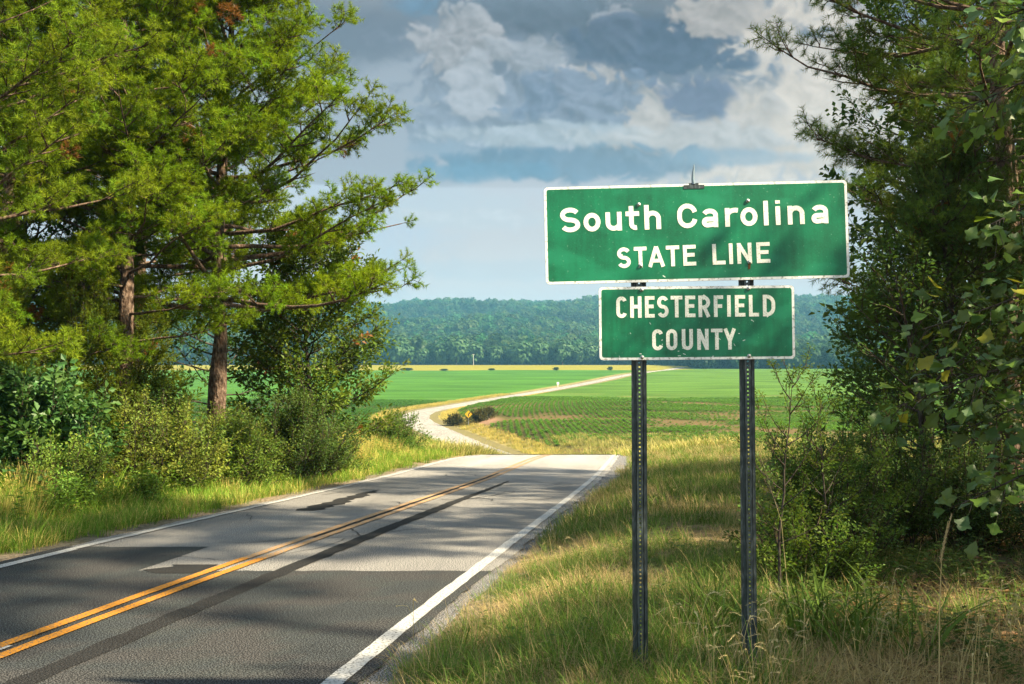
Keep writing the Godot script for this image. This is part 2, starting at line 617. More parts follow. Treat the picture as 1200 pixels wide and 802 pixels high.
# ---------------------------------------------------------------- the ground
func lines_x() -> PackedFloat32Array:
	var out := PackedFloat32Array()
	var x := 0.0
	while x < 2100:
		out.append(x)
		x += 0.35 if x < 12 else 1.0 if x < 50 else 0.07 * x
	var all := PackedFloat32Array()
	for k in range(out.size() - 1, 0, -1):
		all.append(-out[k])
	all.append_array(out)
	return all

func lines_d() -> PackedFloat32Array:
	var out := PackedFloat32Array()
	var d := -26.0
	while d < 2750:
		out.append(d)
		d += 0.6 if d < 3 else 0.33 if d < 20 else 0.6 if d < 62 else 1.5 if d < 108 else 1.3 if d < 270 else 4.0 if d < 700 else 30.0
	return out

func ground_colour(x: float, d: float) -> Color:
	var s := x - rc(d)
	var n1 := fb.get_noise_2d(x * 0.35, d * 0.35)
	var n2 := fb.get_noise_2d(x * 1.3 + 90, d * 1.3)
	var green := Color(0.075, 0.11, 0.025)
	var thatch := Color(0.25, 0.19, 0.105)
	var soil := Color(0.13, 0.09, 0.058)
	if d < 100:
		var c := green.lerp(thatch, clampf(0.5 + n1 * 1.1 + n2 * 0.7, 0, 1))
		if s > 7.0:
			c = c.lerp(soil, 0.75)
		if s < -6.5 and d < 45:
			c = c.lerp(soil * 0.7, 0.7)
		var patch := exp(-pow((x - 2.1) / 0.7, 2) - pow((d - 12.6) / 1.6, 2)) + exp(-pow((x - 2.6) / 0.9, 2) - pow((d - 17.5) / 1.2, 2))
		c = c.lerp(soil.lerp(thatch, clampf(0.4 + n2, 0, 1)), clampf(patch * 1.2 + n2 * 1.2 * patch - 0.15, 0, 0.85))
		c = c.lerp(Color(0.2, 0.17, 0.135), sm(3.9, 3.3, absf(s)) * 0.8)
		c = c.lerp(Color(0.36, 0.29, 0.14), sm(34, 48, d) * (0.55 + n1))
		return c
	if d > 700:
		if d < 860 and x < 130:
			return Color(0.235, 0.22, 0.032) * (1.0 + 0.15 * n1)
		return Color(0.035, 0.06, 0.018)
	if d > 632 and x < 112:
		return Color(0.24, 0.225, 0.034) * (1.0 + 0.12 * fb.get_noise_2d(x * 0.03, d * 0.2))
	var f := Color(0.062, 0.160, 0.023) if s < 0 else Color(0.085, 0.168, 0.028)
	f = f * (1.0 + 0.4 * fb.get_noise_2d(x * 0.02, d * 0.05) + 0.35 * fb.get_noise_2d(x * 0.006 + 9, d * 0.13))
	var bare := sm(0.16, 0.4, fb.get_noise_2d(x * 0.03 + 31, d * 0.06)) * (0.7 if s > 0 else 0.25)
	f = f.lerp(Color(0.34, 0.24, 0.12), bare * sm(330, 200, d))
	f = f.lerp(Color(0.10, 0.066, 0.036), 0.75 * sm(275, 240, d))
	var bank := exp(-pow((x + 4.2) / 2.6, 2) - pow((d - 158.0) / 6.0, 2))
	f = f.lerp(Color(0.30, 0.19, 0.12), clampf(bank * 1.8 - 0.3, 0, 1))
	return f.lerp(Color(0.29, 0.25, 0.11), sm(8.0, 5.0, absf(s)))

func build_ground() -> void:
	var X := lines_x()
	var D := lines_d()
	var b := MB.new()
	b.use_c = true
	b.use_n = true
	var w := X.size()
	for d in D:
		for x in X:
			b.col = ground_colour(x, d)
			b.vert(Vector3(x, H(x, d), -d), Vector3.ZERO, Vector2(x, d))
	for r in D.size() - 1:
		for k in w - 1:
			var a := r * w + k
			for q in [a, a + w, a + w + 1, a, a + w + 1, a + 1]:
				b.i.append(q)
	for q in range(0, b.i.size(), 3):
		var p := b.v[b.i[q]]
		var nn := (b.v[b.i[q + 2]] - p).cross(b.v[b.i[q + 1]] - p)
		for e in 3:
			b.n[b.i[q + e]] += nn
	for q in b.n.size():
		b.n[q] = b.n[q].normalized()
	var m := StandardMaterial3D.new()
	m.vertex_color_use_as_albedo = true
	m.roughness = 1.0
	m.metallic_specular = 0.1
	m.albedo_texture = noise_tex(512, 0.025, 5, [[0.0, 0.35, 0.33, 0.3], [0.5, 0.85, 0.83, 0.8], [1.0, 1.0, 1.0, 1.0]], 21)
	m.uv1_triplanar = true
	m.uv1_world_triplanar = true
	m.uv1_scale = Vector3(0.55, 0.55, 0.55)
	m.normal_enabled = true
	m.normal_texture = noise_tex(512, 0.03, 5, [], 22, true, 9.0)
	structure("ground", b.mesh(m), "grassy verges, crop fields and wooded hills of the rolling countryside")

# ---------------------------------------------------------------- the road
func strip(d0: float, d1: float, left: Callable, right: Callable, cross: int, lift: float, mat: Material, tint = null, fine := 0.25) -> ArrayMesh:
	var b := MB.new()
	b.use_n = true
	b.use_c = tint != null
	var d := d0
	var rows := 0
	while true:
		var c := rc(d)
		var e := (rc(d + 0.5) - rc(d - 0.5))
		var sec := sqrt(1 + e * e)
		var slope := rh(d + 0.5) - rh(d - 0.5)
		var nn := Vector3(0, 1, slope).normalized()
		for k in cross + 1:
			var off: float = lerpf(left.call(d), right.call(d), float(k) / cross)
			if b.use_c:
				b.col = (tint as Callable).call(off, d)
			b.vert(Vector3(c + off * sec, rh(d) + lift, -d), nn, Vector2(off, d))
		rows += 1
		if d >= d1:
			break
		d = minf(d1, d + (fine if d < 60 else maxf(fine, 1.2) if d < 300 else 4.0))
	for r in rows - 1:
		for k in cross:
			var a := r * (cross + 1) + k
			for q in [a, a + cross + 1, a + cross + 2, a, a + cross + 2, a + 1]:
				b.i.append(q)
	return b.mesh(mat)

func at_offset(v: float, jag := 0.0, sd := 0.0) -> Callable:
	if jag == 0.0:
		return func(_d: float) -> float: return v
	return func(d: float) -> float: return v + jag * fn.get_noise_2d(d * 1.9, sd)

func asphalt(dark: float, light: float, grain: int) -> StandardMaterial3D:
	var m := StandardMaterial3D.new()
	m.vertex_color_use_as_albedo = true
	m.roughness = 0.9
	m.metallic_specular = 0.3
	m.albedo_texture = noise_tex(1024, 0.10, 3, [[0.0, dark * 0.2, dark * 0.2, dark * 0.2], [0.38, dark * 0.45, dark * 0.45, dark * 0.45], [0.47, dark, dark, dark], [0.55, light, light, light * 0.97], [0.63, light * 1.9, light * 1.85, light * 1.75], [1.0, light * 3.2, light * 3.1, light * 2.9]], grain)
	m.uv1_triplanar = true
	m.uv1_world_triplanar = true
	m.uv1_scale = Vector3(0.52, 0.52, 0.52)
	m.normal_enabled = true
	m.normal_texture = noise_tex(1024, 0.10, 3, [], grain, true, 2.0)
	return m

func edge_r(d: float) -> float:            # the right edge line drifts a little towards the middle ahead
	return lerpf(2.93, 2.70, sm(11.0, 38.0, d))

func paint(r: float, g: float, b: float, worn: float, under: float, sd: int) -> StandardMaterial3D:
	var m := matte(Color(1, 1, 1), 0.75, 0.3)
	m.albedo_texture = noise_tex(512, 0.06, 5, [[0.0, under, under, under], [worn, under * 1.2, under * 1.2, under * 1.15], [worn + 0.07, r * 0.85, g * 0.85, b * 0.85], [1.0, r, g, b]], sd)
	m.uv1_triplanar = true
	m.uv1_world_triplanar = true
	m.uv1_scale = Vector3(0.9, 0.9, 0.9)
	return m

func build_road() -> void:
	var wear_and_light := func(off: float, d: float) -> Color:
		var n := fb.get_noise_2d(off * 0.9, d * 0.12)
		var track := 0.10 * (cos((absf(off) - 1.5) * 4.2))
		var k := 1.0 + 0.30 * n + track
		k *= 0.54 + 0.40 * sm(20, 41, d)  # shade of the middle stretch and sun on the crest painted in
		return Color(k, k * 0.985, k * 0.95)
	var far_tint := func(off: float, d: float) -> Color:
		var k := 0.78 + 0.25 * fb.get_noise_2d(off * 0.7, d * 0.08)
		return Color(k, k * 0.96, k * 0.88)
	var old := asphalt(0.17, 0.30, 31)
	var road := structure("road", strip(-26, 46, func(d: float) -> float: return lerpf(-2.86, -2.98, sm(14.2, 14.7, d)) + 0.10 * sm(14.2, 14.7, d) * fb.get_noise_1d(d * 0.8 + 30.0), func(d: float) -> float: return lerpf(2.98, edge_r(d) + 0.22, sm(12.2, 12.7, d)) + 0.09 * sm(12.2, 12.7, d) * fb.get_noise_1d(d * 0.9), 12, 0.0, old, wear_and_light), "grey two-lane asphalt road running from the foreground over the crest")
	# newer, darker asphalt on this side of the line, its seam a little further ahead in the left lane
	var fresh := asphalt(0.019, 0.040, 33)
	var near_wear := func(off: float, d: float) -> Color:
		var n := fb.get_noise_2d(off * 0.9, d * 0.7)
		var k := 1.0 + 0.4 * n + 0.12 * cos((absf(off) - 1.5) * 4.2) + 1.1 * sm(0.16, 0.42, fb.get_noise_2d(off * 0.7 + 20, d * 1.1))
		return Color(k * 0.88, k, k * 1.06)
	var b := MB.new()
	b.use_n = true
	b.use_c = true
	var cols := 48
	for k in cols + 1:
		var off := lerpf(-3.0, 3.11, float(k) / cols)
		if absf(off + 1.06) < 0.07:
			off = -1.07 if off < -1.06 else -1.05
		var end := 12.55 + 0.04 * fn.get_noise_1d(off * 8.0)
		if off < -1.06:
			end = 14.6 + 0.06 * fn.get_noise_1d(off * 6.0)
		for r in 121:
			var d := lerpf(-26.0, end, pow(float(r) / 120.0, 0.6))
			var e := rc(d + 0.5) - rc(d - 0.5)
			b.col = near_wear.call(off, d)
			var ragged := 0.05 * fb.get_noise_1d(d * 2.2 + 60.0 * signf(off)) if k == 0 or k == cols else 0.0
			b.vert(Vector3(rc(d) + (off + ragged) * sqrt(1 + e * e), rh(d) + 0.005, -d), Vector3.UP)
	for k in cols:
		for r in 120:
			var a := k * 121 + r
			for q in [a, a + 1, a + 122, a, a + 122, a + 121]:
				b.i.append(q)
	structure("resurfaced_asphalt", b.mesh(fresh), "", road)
	# tar along the wheel path and between the yellow lines
	var tar := asphalt(0.007, 0.017, 35)
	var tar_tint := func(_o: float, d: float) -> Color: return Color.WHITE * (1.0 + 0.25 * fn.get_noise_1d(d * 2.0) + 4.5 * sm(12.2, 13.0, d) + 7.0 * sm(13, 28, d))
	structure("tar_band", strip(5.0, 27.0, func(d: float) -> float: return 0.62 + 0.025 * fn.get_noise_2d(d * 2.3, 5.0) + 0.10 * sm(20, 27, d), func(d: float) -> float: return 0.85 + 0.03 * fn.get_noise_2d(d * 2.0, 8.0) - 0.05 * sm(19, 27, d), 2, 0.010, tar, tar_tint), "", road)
	structure("tar_patch", strip(19.5, 24.0, func(d: float) -> float: return -1.75 + 0.1 * fn.get_noise_2d(d * 2.3, 15.0), func(d: float) -> float: return -1.35 - 0.22 * sm(21, 24, d) + 0.12 * fn.get_noise_2d(d * 3.0, 18.0), 2, 0.010, tar, tar_tint), "", road)
	structure("tar_patch", strip(15.6, 30.0, func(d: float) -> float: return -0.05 + 0.03 * fn.get_noise_2d(d * 2.3, 25.0), func(d: float) -> float: return 0.02 + 0.05 * fn.get_noise_2d(d * 3.0, 28.0), 1, 0.010, tar, tar_tint), "", road)
	structure("tar_patch", strip(12.35, 13.0, func(d: float) -> float: return -0.85 + 0.3 * fn.get_noise_2d(d * 4.0, 35.0), func(_d: float) -> float: return -0.22, 2, 0.009, tar, tar_tint), "", road)
	# cracks in the old pavement
	var cb := MB.new()
	rng.seed = 47
	for k in 26:
		var d := R(13.2, 30.0)
		var off := R(-2.5, 2.5)
		var head := R(-0.5, 0.5) if k % 3 else R(1.2, 1.9)
		var prev := Vector3.INF
		var w0 := R(0.006, 0.014)
		for q in int(R(5, 14)):
			head += R(-0.6, 0.6)
			off += cos(head) * 0.14
			d += sin(head) * 0.22
			if absf(off) > 2.6 or d < 12.9:
				break
			var p := Vector3(rc(d) + off, rh(d) + 0.007, -d)
			if prev != Vector3.INF:
				var side := (p - prev).cross(Vector3.UP).normalized() * w0 * R(0.6, 1.4)
				cb.quad(prev - side, prev + side, p + side, p - side)
			prev = p
	structure("crack", cb.mesh(matte(Color(0.03, 0.03, 0.03))), "", road)
	# loose gravel outside the right edge line
	var gravel := asphalt(0.05, 0.16, 36)
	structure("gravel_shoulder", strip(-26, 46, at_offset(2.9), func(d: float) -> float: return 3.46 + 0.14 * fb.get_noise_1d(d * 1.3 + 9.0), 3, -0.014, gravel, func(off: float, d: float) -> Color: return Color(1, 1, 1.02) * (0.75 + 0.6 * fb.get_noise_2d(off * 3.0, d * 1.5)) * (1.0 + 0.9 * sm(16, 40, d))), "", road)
	# painted lines
	var yellow := paint(0.44, 0.185, 0.018, 0.30, 0.06, 41)
	var yellow_old := paint(0.42, 0.22, 0.06, 0.43, 0.18, 42)
	var white := paint(0.40, 0.40, 0.38, 0.30, 0.09, 43)
	var white_old := paint(0.44, 0.43, 0.40, 0.42, 0.20, 44)
	for s in [-1, 1]:
		var a := -0.17 if s < 0 else 0.05
		structure("yellow_centre_line", strip(-26, 13.5, at_offset(a, 0.006, 3.0 + s), at_offset(a + 0.12, 0.006, 6.0 + s), 1, 0.016, yellow), "", road)
		structure("yellow_centre_line", strip(13.5, 46, at_offset(a, 0.01, 3.0 + s), at_offset(a + 0.12, 0.01, 6.0 + s), 1, 0.014, yellow_old), "", road)
	structure("white_edge_line", strip(-26, 20.0, func(d: float) -> float: return edge_r(d) - 0.075 + 0.01 * fn.get_noise_2d(d * 1.9, 11.0), func(d: float) -> float: return edge_r(d) + 0.075 + 0.01 * fn.get_noise_2d(d * 1.9, 12.0), 1, 0.014, white), "", road)
	structure("white_edge_line", strip(20.0, 46, func(d: float) -> float: return edge_r(d) - 0.065 + 0.012 * fn.get_noise_2d(d * 1.9, 13.0), func(d: float) -> float: return edge_r(d) + 0.065 + 0.012 * fn.get_noise_2d(d * 1.9, 14.0), 1, 0.014, white_old), "", road)
	structure("white_edge_line", strip(-26, 14.3, at_offset(-2.80, 0.012, 15.0), at_offset(-2.64, 0.012, 16.0), 1, 0.014, white), "", road)
	structure("white_edge_line", strip(14.3, 46, at_offset(-2.80, 0.02, 17.0), at_offset(-2.68, 0.03, 18.0), 1, 0.014, white_old), "", road)
	structure("white_mark", strip(7.9, 8.75, at_offset(-0.045), at_offset(-0.005), 1, 0.016, white), "", road)
	structure("white_mark", strip(7.9, 8.7, at_offset(-0.33), at_offset(-0.26), 1, 0.016, white), "", road)
	# the far stretch through the fields, with its pale gravel edges
	var far_road := structure("far_road", strip(46, 720, func(d: float) -> float: return -lerpf(2.95, 2.5, sm(70, 130, d)) + 0.2 * fn.get_noise_1d(d * 0.9), func(d: float) -> float: return lerpf(2.95, 2.5, sm(70, 130, d)) + 0.2 * fn.get_noise_1d(d * 0.9 + 50.0), 8, 0.02, old, far_tint, 0.6), "pale winding road through the green fields below the crest")
	var grit := matte(Color(0.18, 0.152, 0.078), 1.0, 0.1)
	grit.albedo_texture = noise_tex(256, 0.03, 4, [[0.0, 0.6, 0.65, 0.5], [1.0, 1, 1, 1]], 46)
	grit.uv1_triplanar = true
	grit.uv1_world_triplanar = true
	grit.uv1_scale = Vector3(0.2, 0.2, 0.2)
	structure("verge", strip(96, 720, at_offset(-4.2, 1.2, 23.0), at_offset(-2.3), 2, 0.012, grit, null, 1.0), "", far_road)
	structure("verge", strip(96, 720, at_offset(2.3), at_offset(4.3, 1.2, 24.0), 2, 0.012, grit, null, 1.0), "", far_road)

# ---------------------------------------------------------------- lettering of the road sign
# strokes of a letter one unit high: centre lines in a box w wide, t thick
func arc(cx: float, cy: float, rx: float, ry: float, a0: float, a1: float, n := 10) -> PackedVector2Array:
	var out := PackedVector2Array()
	for k in n + 1:
		var a := deg_to_rad(lerpf(a0, a1, float(k) / n))
		out.append(Vector2(cx + rx * cos(a), cy + ry * sin(a)))
	return out

func L(list: Array) -> PackedVector2Array:
	var out := PackedVector2Array()
	for k in range(0, list.size(), 2):
		out.append(Vector2(list[k], list[k + 1]))
	return out

func stadium(w: float, t: float) -> PackedVector2Array:      # closed
	var rx := w / 2 - t / 2
	var ry := minf(rx * 1.05, 0.5 - t / 2)
	var out := arc(w / 2, 1 - t / 2 - ry, rx, ry, 0, 180)
	out.append_array(arc(w / 2, t / 2 + ry, rx, ry, 180, 360))
	out.append(out[0])
	return out

func strokes(ch: String, w: float, t: float) -> Array:
	var h := t / 2
	var rx := w / 2 - h
	var xh := 0.76
	match ch:
		"S":
			var ry := (1 - t) / 4
			var p := arc(w / 2, 0.5 + ry, rx, ry, 25, 270, 14)
			p.append_array(arc(w / 2, 0.5 - ry, rx, ry, 80, -155, 14))
			return [p]
		"C":
			var ry := minf(rx * 1.05, 0.5 - h)
			var p := arc(w / 2, 1 - h - ry, rx, ry, 12, 180)
			p.append_array(arc(w / 2, h + ry, rx, ry, 180, 348))
			return [p]
		"O": return [stadium(w, t)]
		"T": return [L([0, 1 - h, w, 1 - h]), L([w / 2, 1 - h, w / 2, 0])]
		"A": return [L([h * 0.9, 0, w / 2, 1 - h * 0.2]), L([w - h * 0.9, 0, w / 2, 1 - h * 0.2]), L([w * 0.22, 0.30, w * 0.78, 0.30])]
		"E": return [L([h, 0, h, 1]), L([h, 1 - h, w, 1 - h]), L([h, 0.52, w * 0.9, 0.52]), L([h, h, w, h])]
		"F": return [L([h, 0, h, 1]), L([h, 1 - h, w, 1 - h]), L([h, 0.5, w * 0.88, 0.5])]
		"L": return [L([h, 0, h, 1]), L([h, h, w, h])]
		"I": return [L([w / 2, 0, w / 2, 1])]
		"N": return [L([h, 0, h, 1]), L([w - h, 0, w - h, 1]), L([h, 1 - h * 0.6, w - h, h * 0.6])]
		"H": return [L([h, 0, h, 1]), L([w - h, 0, w - h, 1]), L([h, 0.52, w - h, 0.52])]
		"U":
			var ry := minf(rx * 1.05, 0.45)
			var p := L([h, 1])
			p.append_array(arc(w / 2, h + ry, rx, ry, 180, 360))
			p.append(Vector2(w - h, 1))
			return [p]
		"Y": return [L([h * 0.9, 1, w / 2, 0.42]), L([w - h * 0.9, 1, w / 2, 0.42]), L([w / 2, 0.46, w / 2, 0])]
		"D":
			var q := minf(w * 0.55, 0.35)
			var p := L([h, h, w - h - q, h])
			p.append_array(arc(w - h - q, h + q, q, q, -90, 0, 6))
			p.append_array(arc(w - h - q, 1 - h - q, q, q, 0, 90, 6))
			p.append_array(L([h, 1 - h, h, h]))
			return [p]
		"R":
			var q := (0.5 - h * 0.4) / 2
			var p := L([h, 1 - h, w - h - q, 1 - h])
			p.append_array(arc(w - h - q, 1 - h - q, q, q, 90, -90, 8))
			p.append_array(L([h, 1 - h - 2 * q]))
			return [L([h, 0, h, 1]), p, L([w * 0.5, 1 - h - 2 * q, w - h * 0.9, 0])]
		"o": 
			var p := arc(w / 2, xh / 2, rx, xh / 2 - h, 0, 360, 24)
			return [p]
		"u":
			var p := L([h, xh])
			p.append_array(arc(w / 2, h + rx * 0.95, rx, rx * 0.95, 180, 350))
			return [p, L([w - h, 0, w - h, xh])]
		"t":
			var p := L([w * 0.42, 0.98])
			p.append_array(arc(w * 0.42 + 0.17, h + 0.15, 0.17, 0.15, 180, 285, 6))
			return [p, L([0, xh - h, w, xh - h])]
		"h", "n":
			var p := arc(w / 2, xh - h - rx * 0.95, rx, rx * 0.95, 170, 0)
			p.append(Vector2(w - h, 0))
			return [L([h, 0, h, 1.0 if ch == "h" else xh]), p]
		"a":
			var p := arc(w / 2, xh - h - rx * 0.72, rx, rx * 0.72, 158, 0)
			p.append(Vector2(w - h, 0))
			var q := xh * 0.5 - h * 0.5
			var ry := (q - h) / 2
			var b := L([w - h, q])
			b.append_array(arc(h + ry * 1.1, h + ry, ry * 1.1, ry, 90, 270, 10))
			b.append(Vector2(w - h, h + 0.03))
			return [p, b]
		"r": return [L([h, 0, h, xh]), arc(h + w * 0.62, xh - h - w * 0.45, w * 0.62, w * 0.45, 175, 68, 7)]
		"l": return [L([w / 2, 0, w / 2, 1])]
		"i": return [L([w / 2, 0, w / 2, xh]), L([w / 2, 0.87, w / 2, 1.0])]
	return []

func letter_mesh(ch: String, w: float, t: float, size: float, mat: Material) -> ArrayMesh:   # the face looks along +z
	var b := MB.new()
	var z := 0.0012
	for path: PackedVector2Array in strokes(ch, w, t):
		var m := path.size()
		var closed := path[0].distance_to(path[m - 1]) < 0.001
		var le := PackedVector3Array()
		var ri := PackedVector3Array()
		for k in m:
			var pa := path[k - 1] if k > 0 else (path[m - 2] if closed else path[0] * 2.0 - path[1])
			var pb := path[k + 1] if k < m - 1 else (path[1] if closed else path[m - 1] * 2.0 - path[m - 2])
			var d1 := (path[k] - pa).normalized()
			var d2 := (pb - path[k]).normalized()
			var n1 := Vector2(-d1.y, d1.x)
			var n2 := Vector2(-d2.y, d2.x)
			var nn := (n1 + n2).normalized()
			nn /= maxf(0.6, nn.dot(n1))
			var a := path[k] + nn * t / 2
			var c := path[k] - nn * t / 2
			le.append(Vector3(a.x * size, a.y * size, z))
			ri.append(Vector3(c.x * size, c.y * size, z))
		var back := Vector3(0, 0, -z)
		for k in m - 1:
			b.quad(le[k], le[k + 1], ri[k + 1], ri[k])
			b.quad(le[k] + back, le[k + 1] + back, le[k + 1], le[k])
			b.quad(ri[k], ri[k + 1], ri[k + 1] + back, ri[k] + back)
		if not closed:
			b.quad(ri[0] + back, le[0] + back, le[0], ri[0])
			b.quad(le[m - 1] + back, ri[m - 1] + back, ri[m - 1], le[m - 1])
		z += 0.0003
	return b.mesh(mat)

func rounded(w: float, h: float, r: float, per := 5) -> PackedVector2Array:     # anticlockwise
	var out := PackedVector2Array()
	for q in [[w / 2 - r, h / 2 - r, 0], [-w / 2 + r, h / 2 - r, 90], [-w / 2 + r, -h / 2 + r, 180], [w / 2 - r, -h / 2 + r, 270]]:
		out.append_array(arc(q[0], q[1], r, r, q[2], q[2] + 90, per))
	return out

func plate(outline: PackedVector2Array, z0: float, z1: float, mat: Material, scale_uv := Vector2.ONE) -> ArrayMesh:
	var b := MB.new()
	var m := outline.size()
	for k in m:
		var a := outline[k]
		var c := outline[(k + 1) % m]
		for f in [[z1, true], [z0, false]]:
			var s := b.v.size()
			var pts := [Vector2.ZERO, c, a] if f[1] else [Vector2.ZERO, a, c]
			for p: Vector2 in pts:
				b.vert(Vector3(p.x, p.y, f[0]), Vector3.UP, Vector2(0.5 + p.x / scale_uv.x, 0.5 - p.y / scale_uv.y))
			b.i.append(s); b.i.append(s + 1); b.i.append(s + 2)
		b.quad(Vector3(a.x, a.y, z0), Vector3(a.x, a.y, z1), Vector3(c.x, c.y, z1), Vector3(c.x, c.y, z0))
	return b.mesh(mat)

func ring(outer: PackedVector2Array, inner: PackedVector2Array, z0: float, z1: float, mat: Material) -> ArrayMesh:
	var b := MB.new()
	var m := outer.size()
	for k in m:
		var j := (k + 1) % m
		var a := Vector3(outer[k].x, outer[k].y, z1)
		var c := Vector3(outer[j].x, outer[j].y, z1)
		var d := Vector3(inner[j].x, inner[j].y, z1)
		var e := Vector3(inner[k].x, inner[k].y, z1)
		var dz := Vector3(0, 0, z0 - z1)
		b.quad(a, e, d, c)
		b.quad(a + dz, a, c, c + dz)
	return b.mesh(mat)

func green_sheeting(w: int, h: int, sd: int, scratches: int) -> ImageTexture:
	var im := Image.create(w, h, false, Image.FORMAT_RGB8)
	var n := FastNoiseLite.new()
	n.seed = sd
	n.frequency = 1.0
	n.fractal_octaves = 5
	for y in h:
		for x in w:
			var u := x * 0.004
			var v := y * 0.004
			var blot := n.get_noise_2d(u * 1.3, v * 1.3)
			var streak := n.get_noise_2d(u * 9.0, v * 0.8 + 30)
			var grain := n.get_noise_2d(x * 0.13, y * 0.13 + 70)
			var fade := sm(0.05, 0.5, n.get_noise_2d(u * 0.8 + 60, v * 1.6))
			var k := 1.0 + 0.45 * blot + 0.22 * streak + 0.20 * grain
			var c := Color(0.001, 0.132, 0.056) * k
			c = c.lerp(Color(0.008, 0.20, 0.095), fade * 0.6)
			var speck := n.get_noise_2d(x * 0.07 + 200, y * 0.07)
			if speck > 0.56:
				c = c.lerp(Color(0.2, 0.36, 0.24), 0.5)
			im.set_pixel(x, y, c.linear_to_srgb())
	rng.seed = sd
	for k in scratches:
		var x := int(R(0.1, 0.9) * w)
		var y := int(R(0.45, 0.97) * h)
		var a := R(-0.4, 1.2)
		for q in int(R(5, 18)):
			for e in 4:
				var px := x + int(cos(a) * q)
				var py := y + int(sin(a) * q) + e
				if px > 0 and py > 0 and px < w - 1 and py < h - 1:
					im.set_pixel(px, py, Color(0.62, 0.66, 0.58).linear_to_srgb())
	return ImageTexture.create_from_image(im)

const SC := 583.2       # measured sign units per metre

func on_panel(zx: float, zy: float, c: Vector2, tilt: float) -> Vector2:
	return Vector2(zx - c.x, c.y - zy).rotated(-tilt) / SC

func sign_panel(o: Node3D, called: String, w: float, h: float, c: Vector2, tilt: float, at: Vector3, lines: Array, sd: int, scratches: int) -> Node3D:
	var metal := matte(Color(0.36, 0.37, 0.37), 0.5, 0.5)
	metal.metallic = 0.6
	var p := put(called, plate(rounded(w, h, 0.024), -0.003, 0.0, metal), o)
	p.position = at
	p.rotation.z = tilt
	var white := matte(Color(1, 1, 1), 0.6, 0.4)
	white.albedo_texture = noise_tex(256, 0.035, 5, [[0.0, 0.20, 0.20, 0.17], [0.26, 0.42, 0.42, 0.37], [0.38, 0.70, 0.71, 0.66], [1.0, 0.84, 0.84, 0.80]], 51 + sd)
	white.uv1_triplanar = true
	white.uv1_scale = Vector3(4, 4, 4)
	var bw := 0.0155
	put("border", ring(rounded(w - 0.002, h - 0.002, 0.023), rounded(w - 2 * bw, h - 2 * bw, 0.014), 0.0, 0.0012, white), p)
	var green := matte(Color(1, 1, 1), 0.42, 0.45)
	green.albedo_texture = green_sheeting(1024, int(1024 * h / w), sd, scratches)
	put("green_sheeting", plate(rounded(w - 2 * bw, h - 2 * bw, 0.014), 0.0001, 0.0012, green, Vector2(w, h)), p)
	var cream := matte(Color(1, 1, 1), 0.5, 0.4)
	cream.albedo_texture = noise_tex(512, 0.05, 5, [[0.0, 0.26, 0.38, 0.2], [0.24, 0.56, 0.60, 0.42], [0.34, 0.80, 0.80, 0.66], [0.62, 0.84, 0.84, 0.74], [1.0, 0.74, 0.75, 0.56]], 60 + sd)
	cream.uv1_triplanar = true
	cream.uv1_world_triplanar = true
	cream.uv1_scale = Vector3(3.2, 3.2, 3.2)
	for ln in lines:      # [x0, y0 of the baseline, x1, y1, cap height, stroke, letters and their left and right edges]
		var slope := atan2(ln[1] - ln[3], ln[2] - ln[0])
		var size: float = ln[4] / SC
		var e: Array = ln[6]
		for k in range(0, e.size(), 3):
			var zy: float = lerpf(ln[1], ln[3], float(e[k + 1] - ln[0]) / (ln[2] - ln[0]))
			var wide: float = float(e[k + 2] - e[k + 1]) / ln[4]
			var l := put("letter", letter_mesh(e[k], wide, float(ln[5]) / ln[4], size, cream), p)
			var q := on_panel(e[k + 1], zy, c, tilt)
			l.position = Vector3(q.x, q.y, 0.0013)
			l.rotation.z = slope - tilt
	return p

func bolt(p: Node3D, q: Vector2, mat: Material) -> void:
	var b := MB.new()
	var pts := PackedVector3Array([Vector3(0, 0, 0), Vector3(0, 0, 0.005), Vector3(0, 0, 0.008), Vector3(0, 0, 0.009)])
	b.tube(pts, PackedFloat32Array([0.012, 0.012, 0.008, 0.0005]), 8)
	var o := put("bolt", b.mesh(mat), p)
	o.position = Vector3(q.x, q.y, 0.0014)

func post_mesh(height: float, mat: Material) -> ArrayMesh:     # a U-channel with two flanges and a row of holes down its web
	var b := MB.new()
	var prof := PackedVector2Array([Vector2(-0.046, 0.0), Vector2(-0.026, 0.0), Vector2(-0.019, 0.028), Vector2(-0.0055, 0.028)])
	var th := 0.004
	for s in [-1, 1]:
		for k in prof.size() - 1:
			var a := prof[k]
			var c := prof[k + 1]
			var nn := Vector2(-(c - a).y, (c - a).x).normalized() * th
			var lo := 0.0
			var A := Vector3(a.x * -s, lo, a.y - 0.04)
			var C := Vector3(c.x * -s, lo, c.y - 0.04)
			var N := Vector3(nn.x * -s, 0, nn.y)
			var U := Vector3(0, height, 0)
			b.quad(A, A + U, C + U, C)
			b.quad(C + N, C + N + U, A + N + U, A + N)
			b.quad(A + U, A + N + U, C + N + U, C + U)
			if k == 0:
				b.quad(A + N, A + N + U, A + U, A)
	# the web between the holes
	var y := 0.0
	var pitch := 0.0254
	while y < height - 0.02:
		b.box(Vector3(-0.0056, y, -0.012), Vector3(0.0056, y + pitch - 0.0105, -0.0082))
		y += pitch
	return b.mesh(mat)

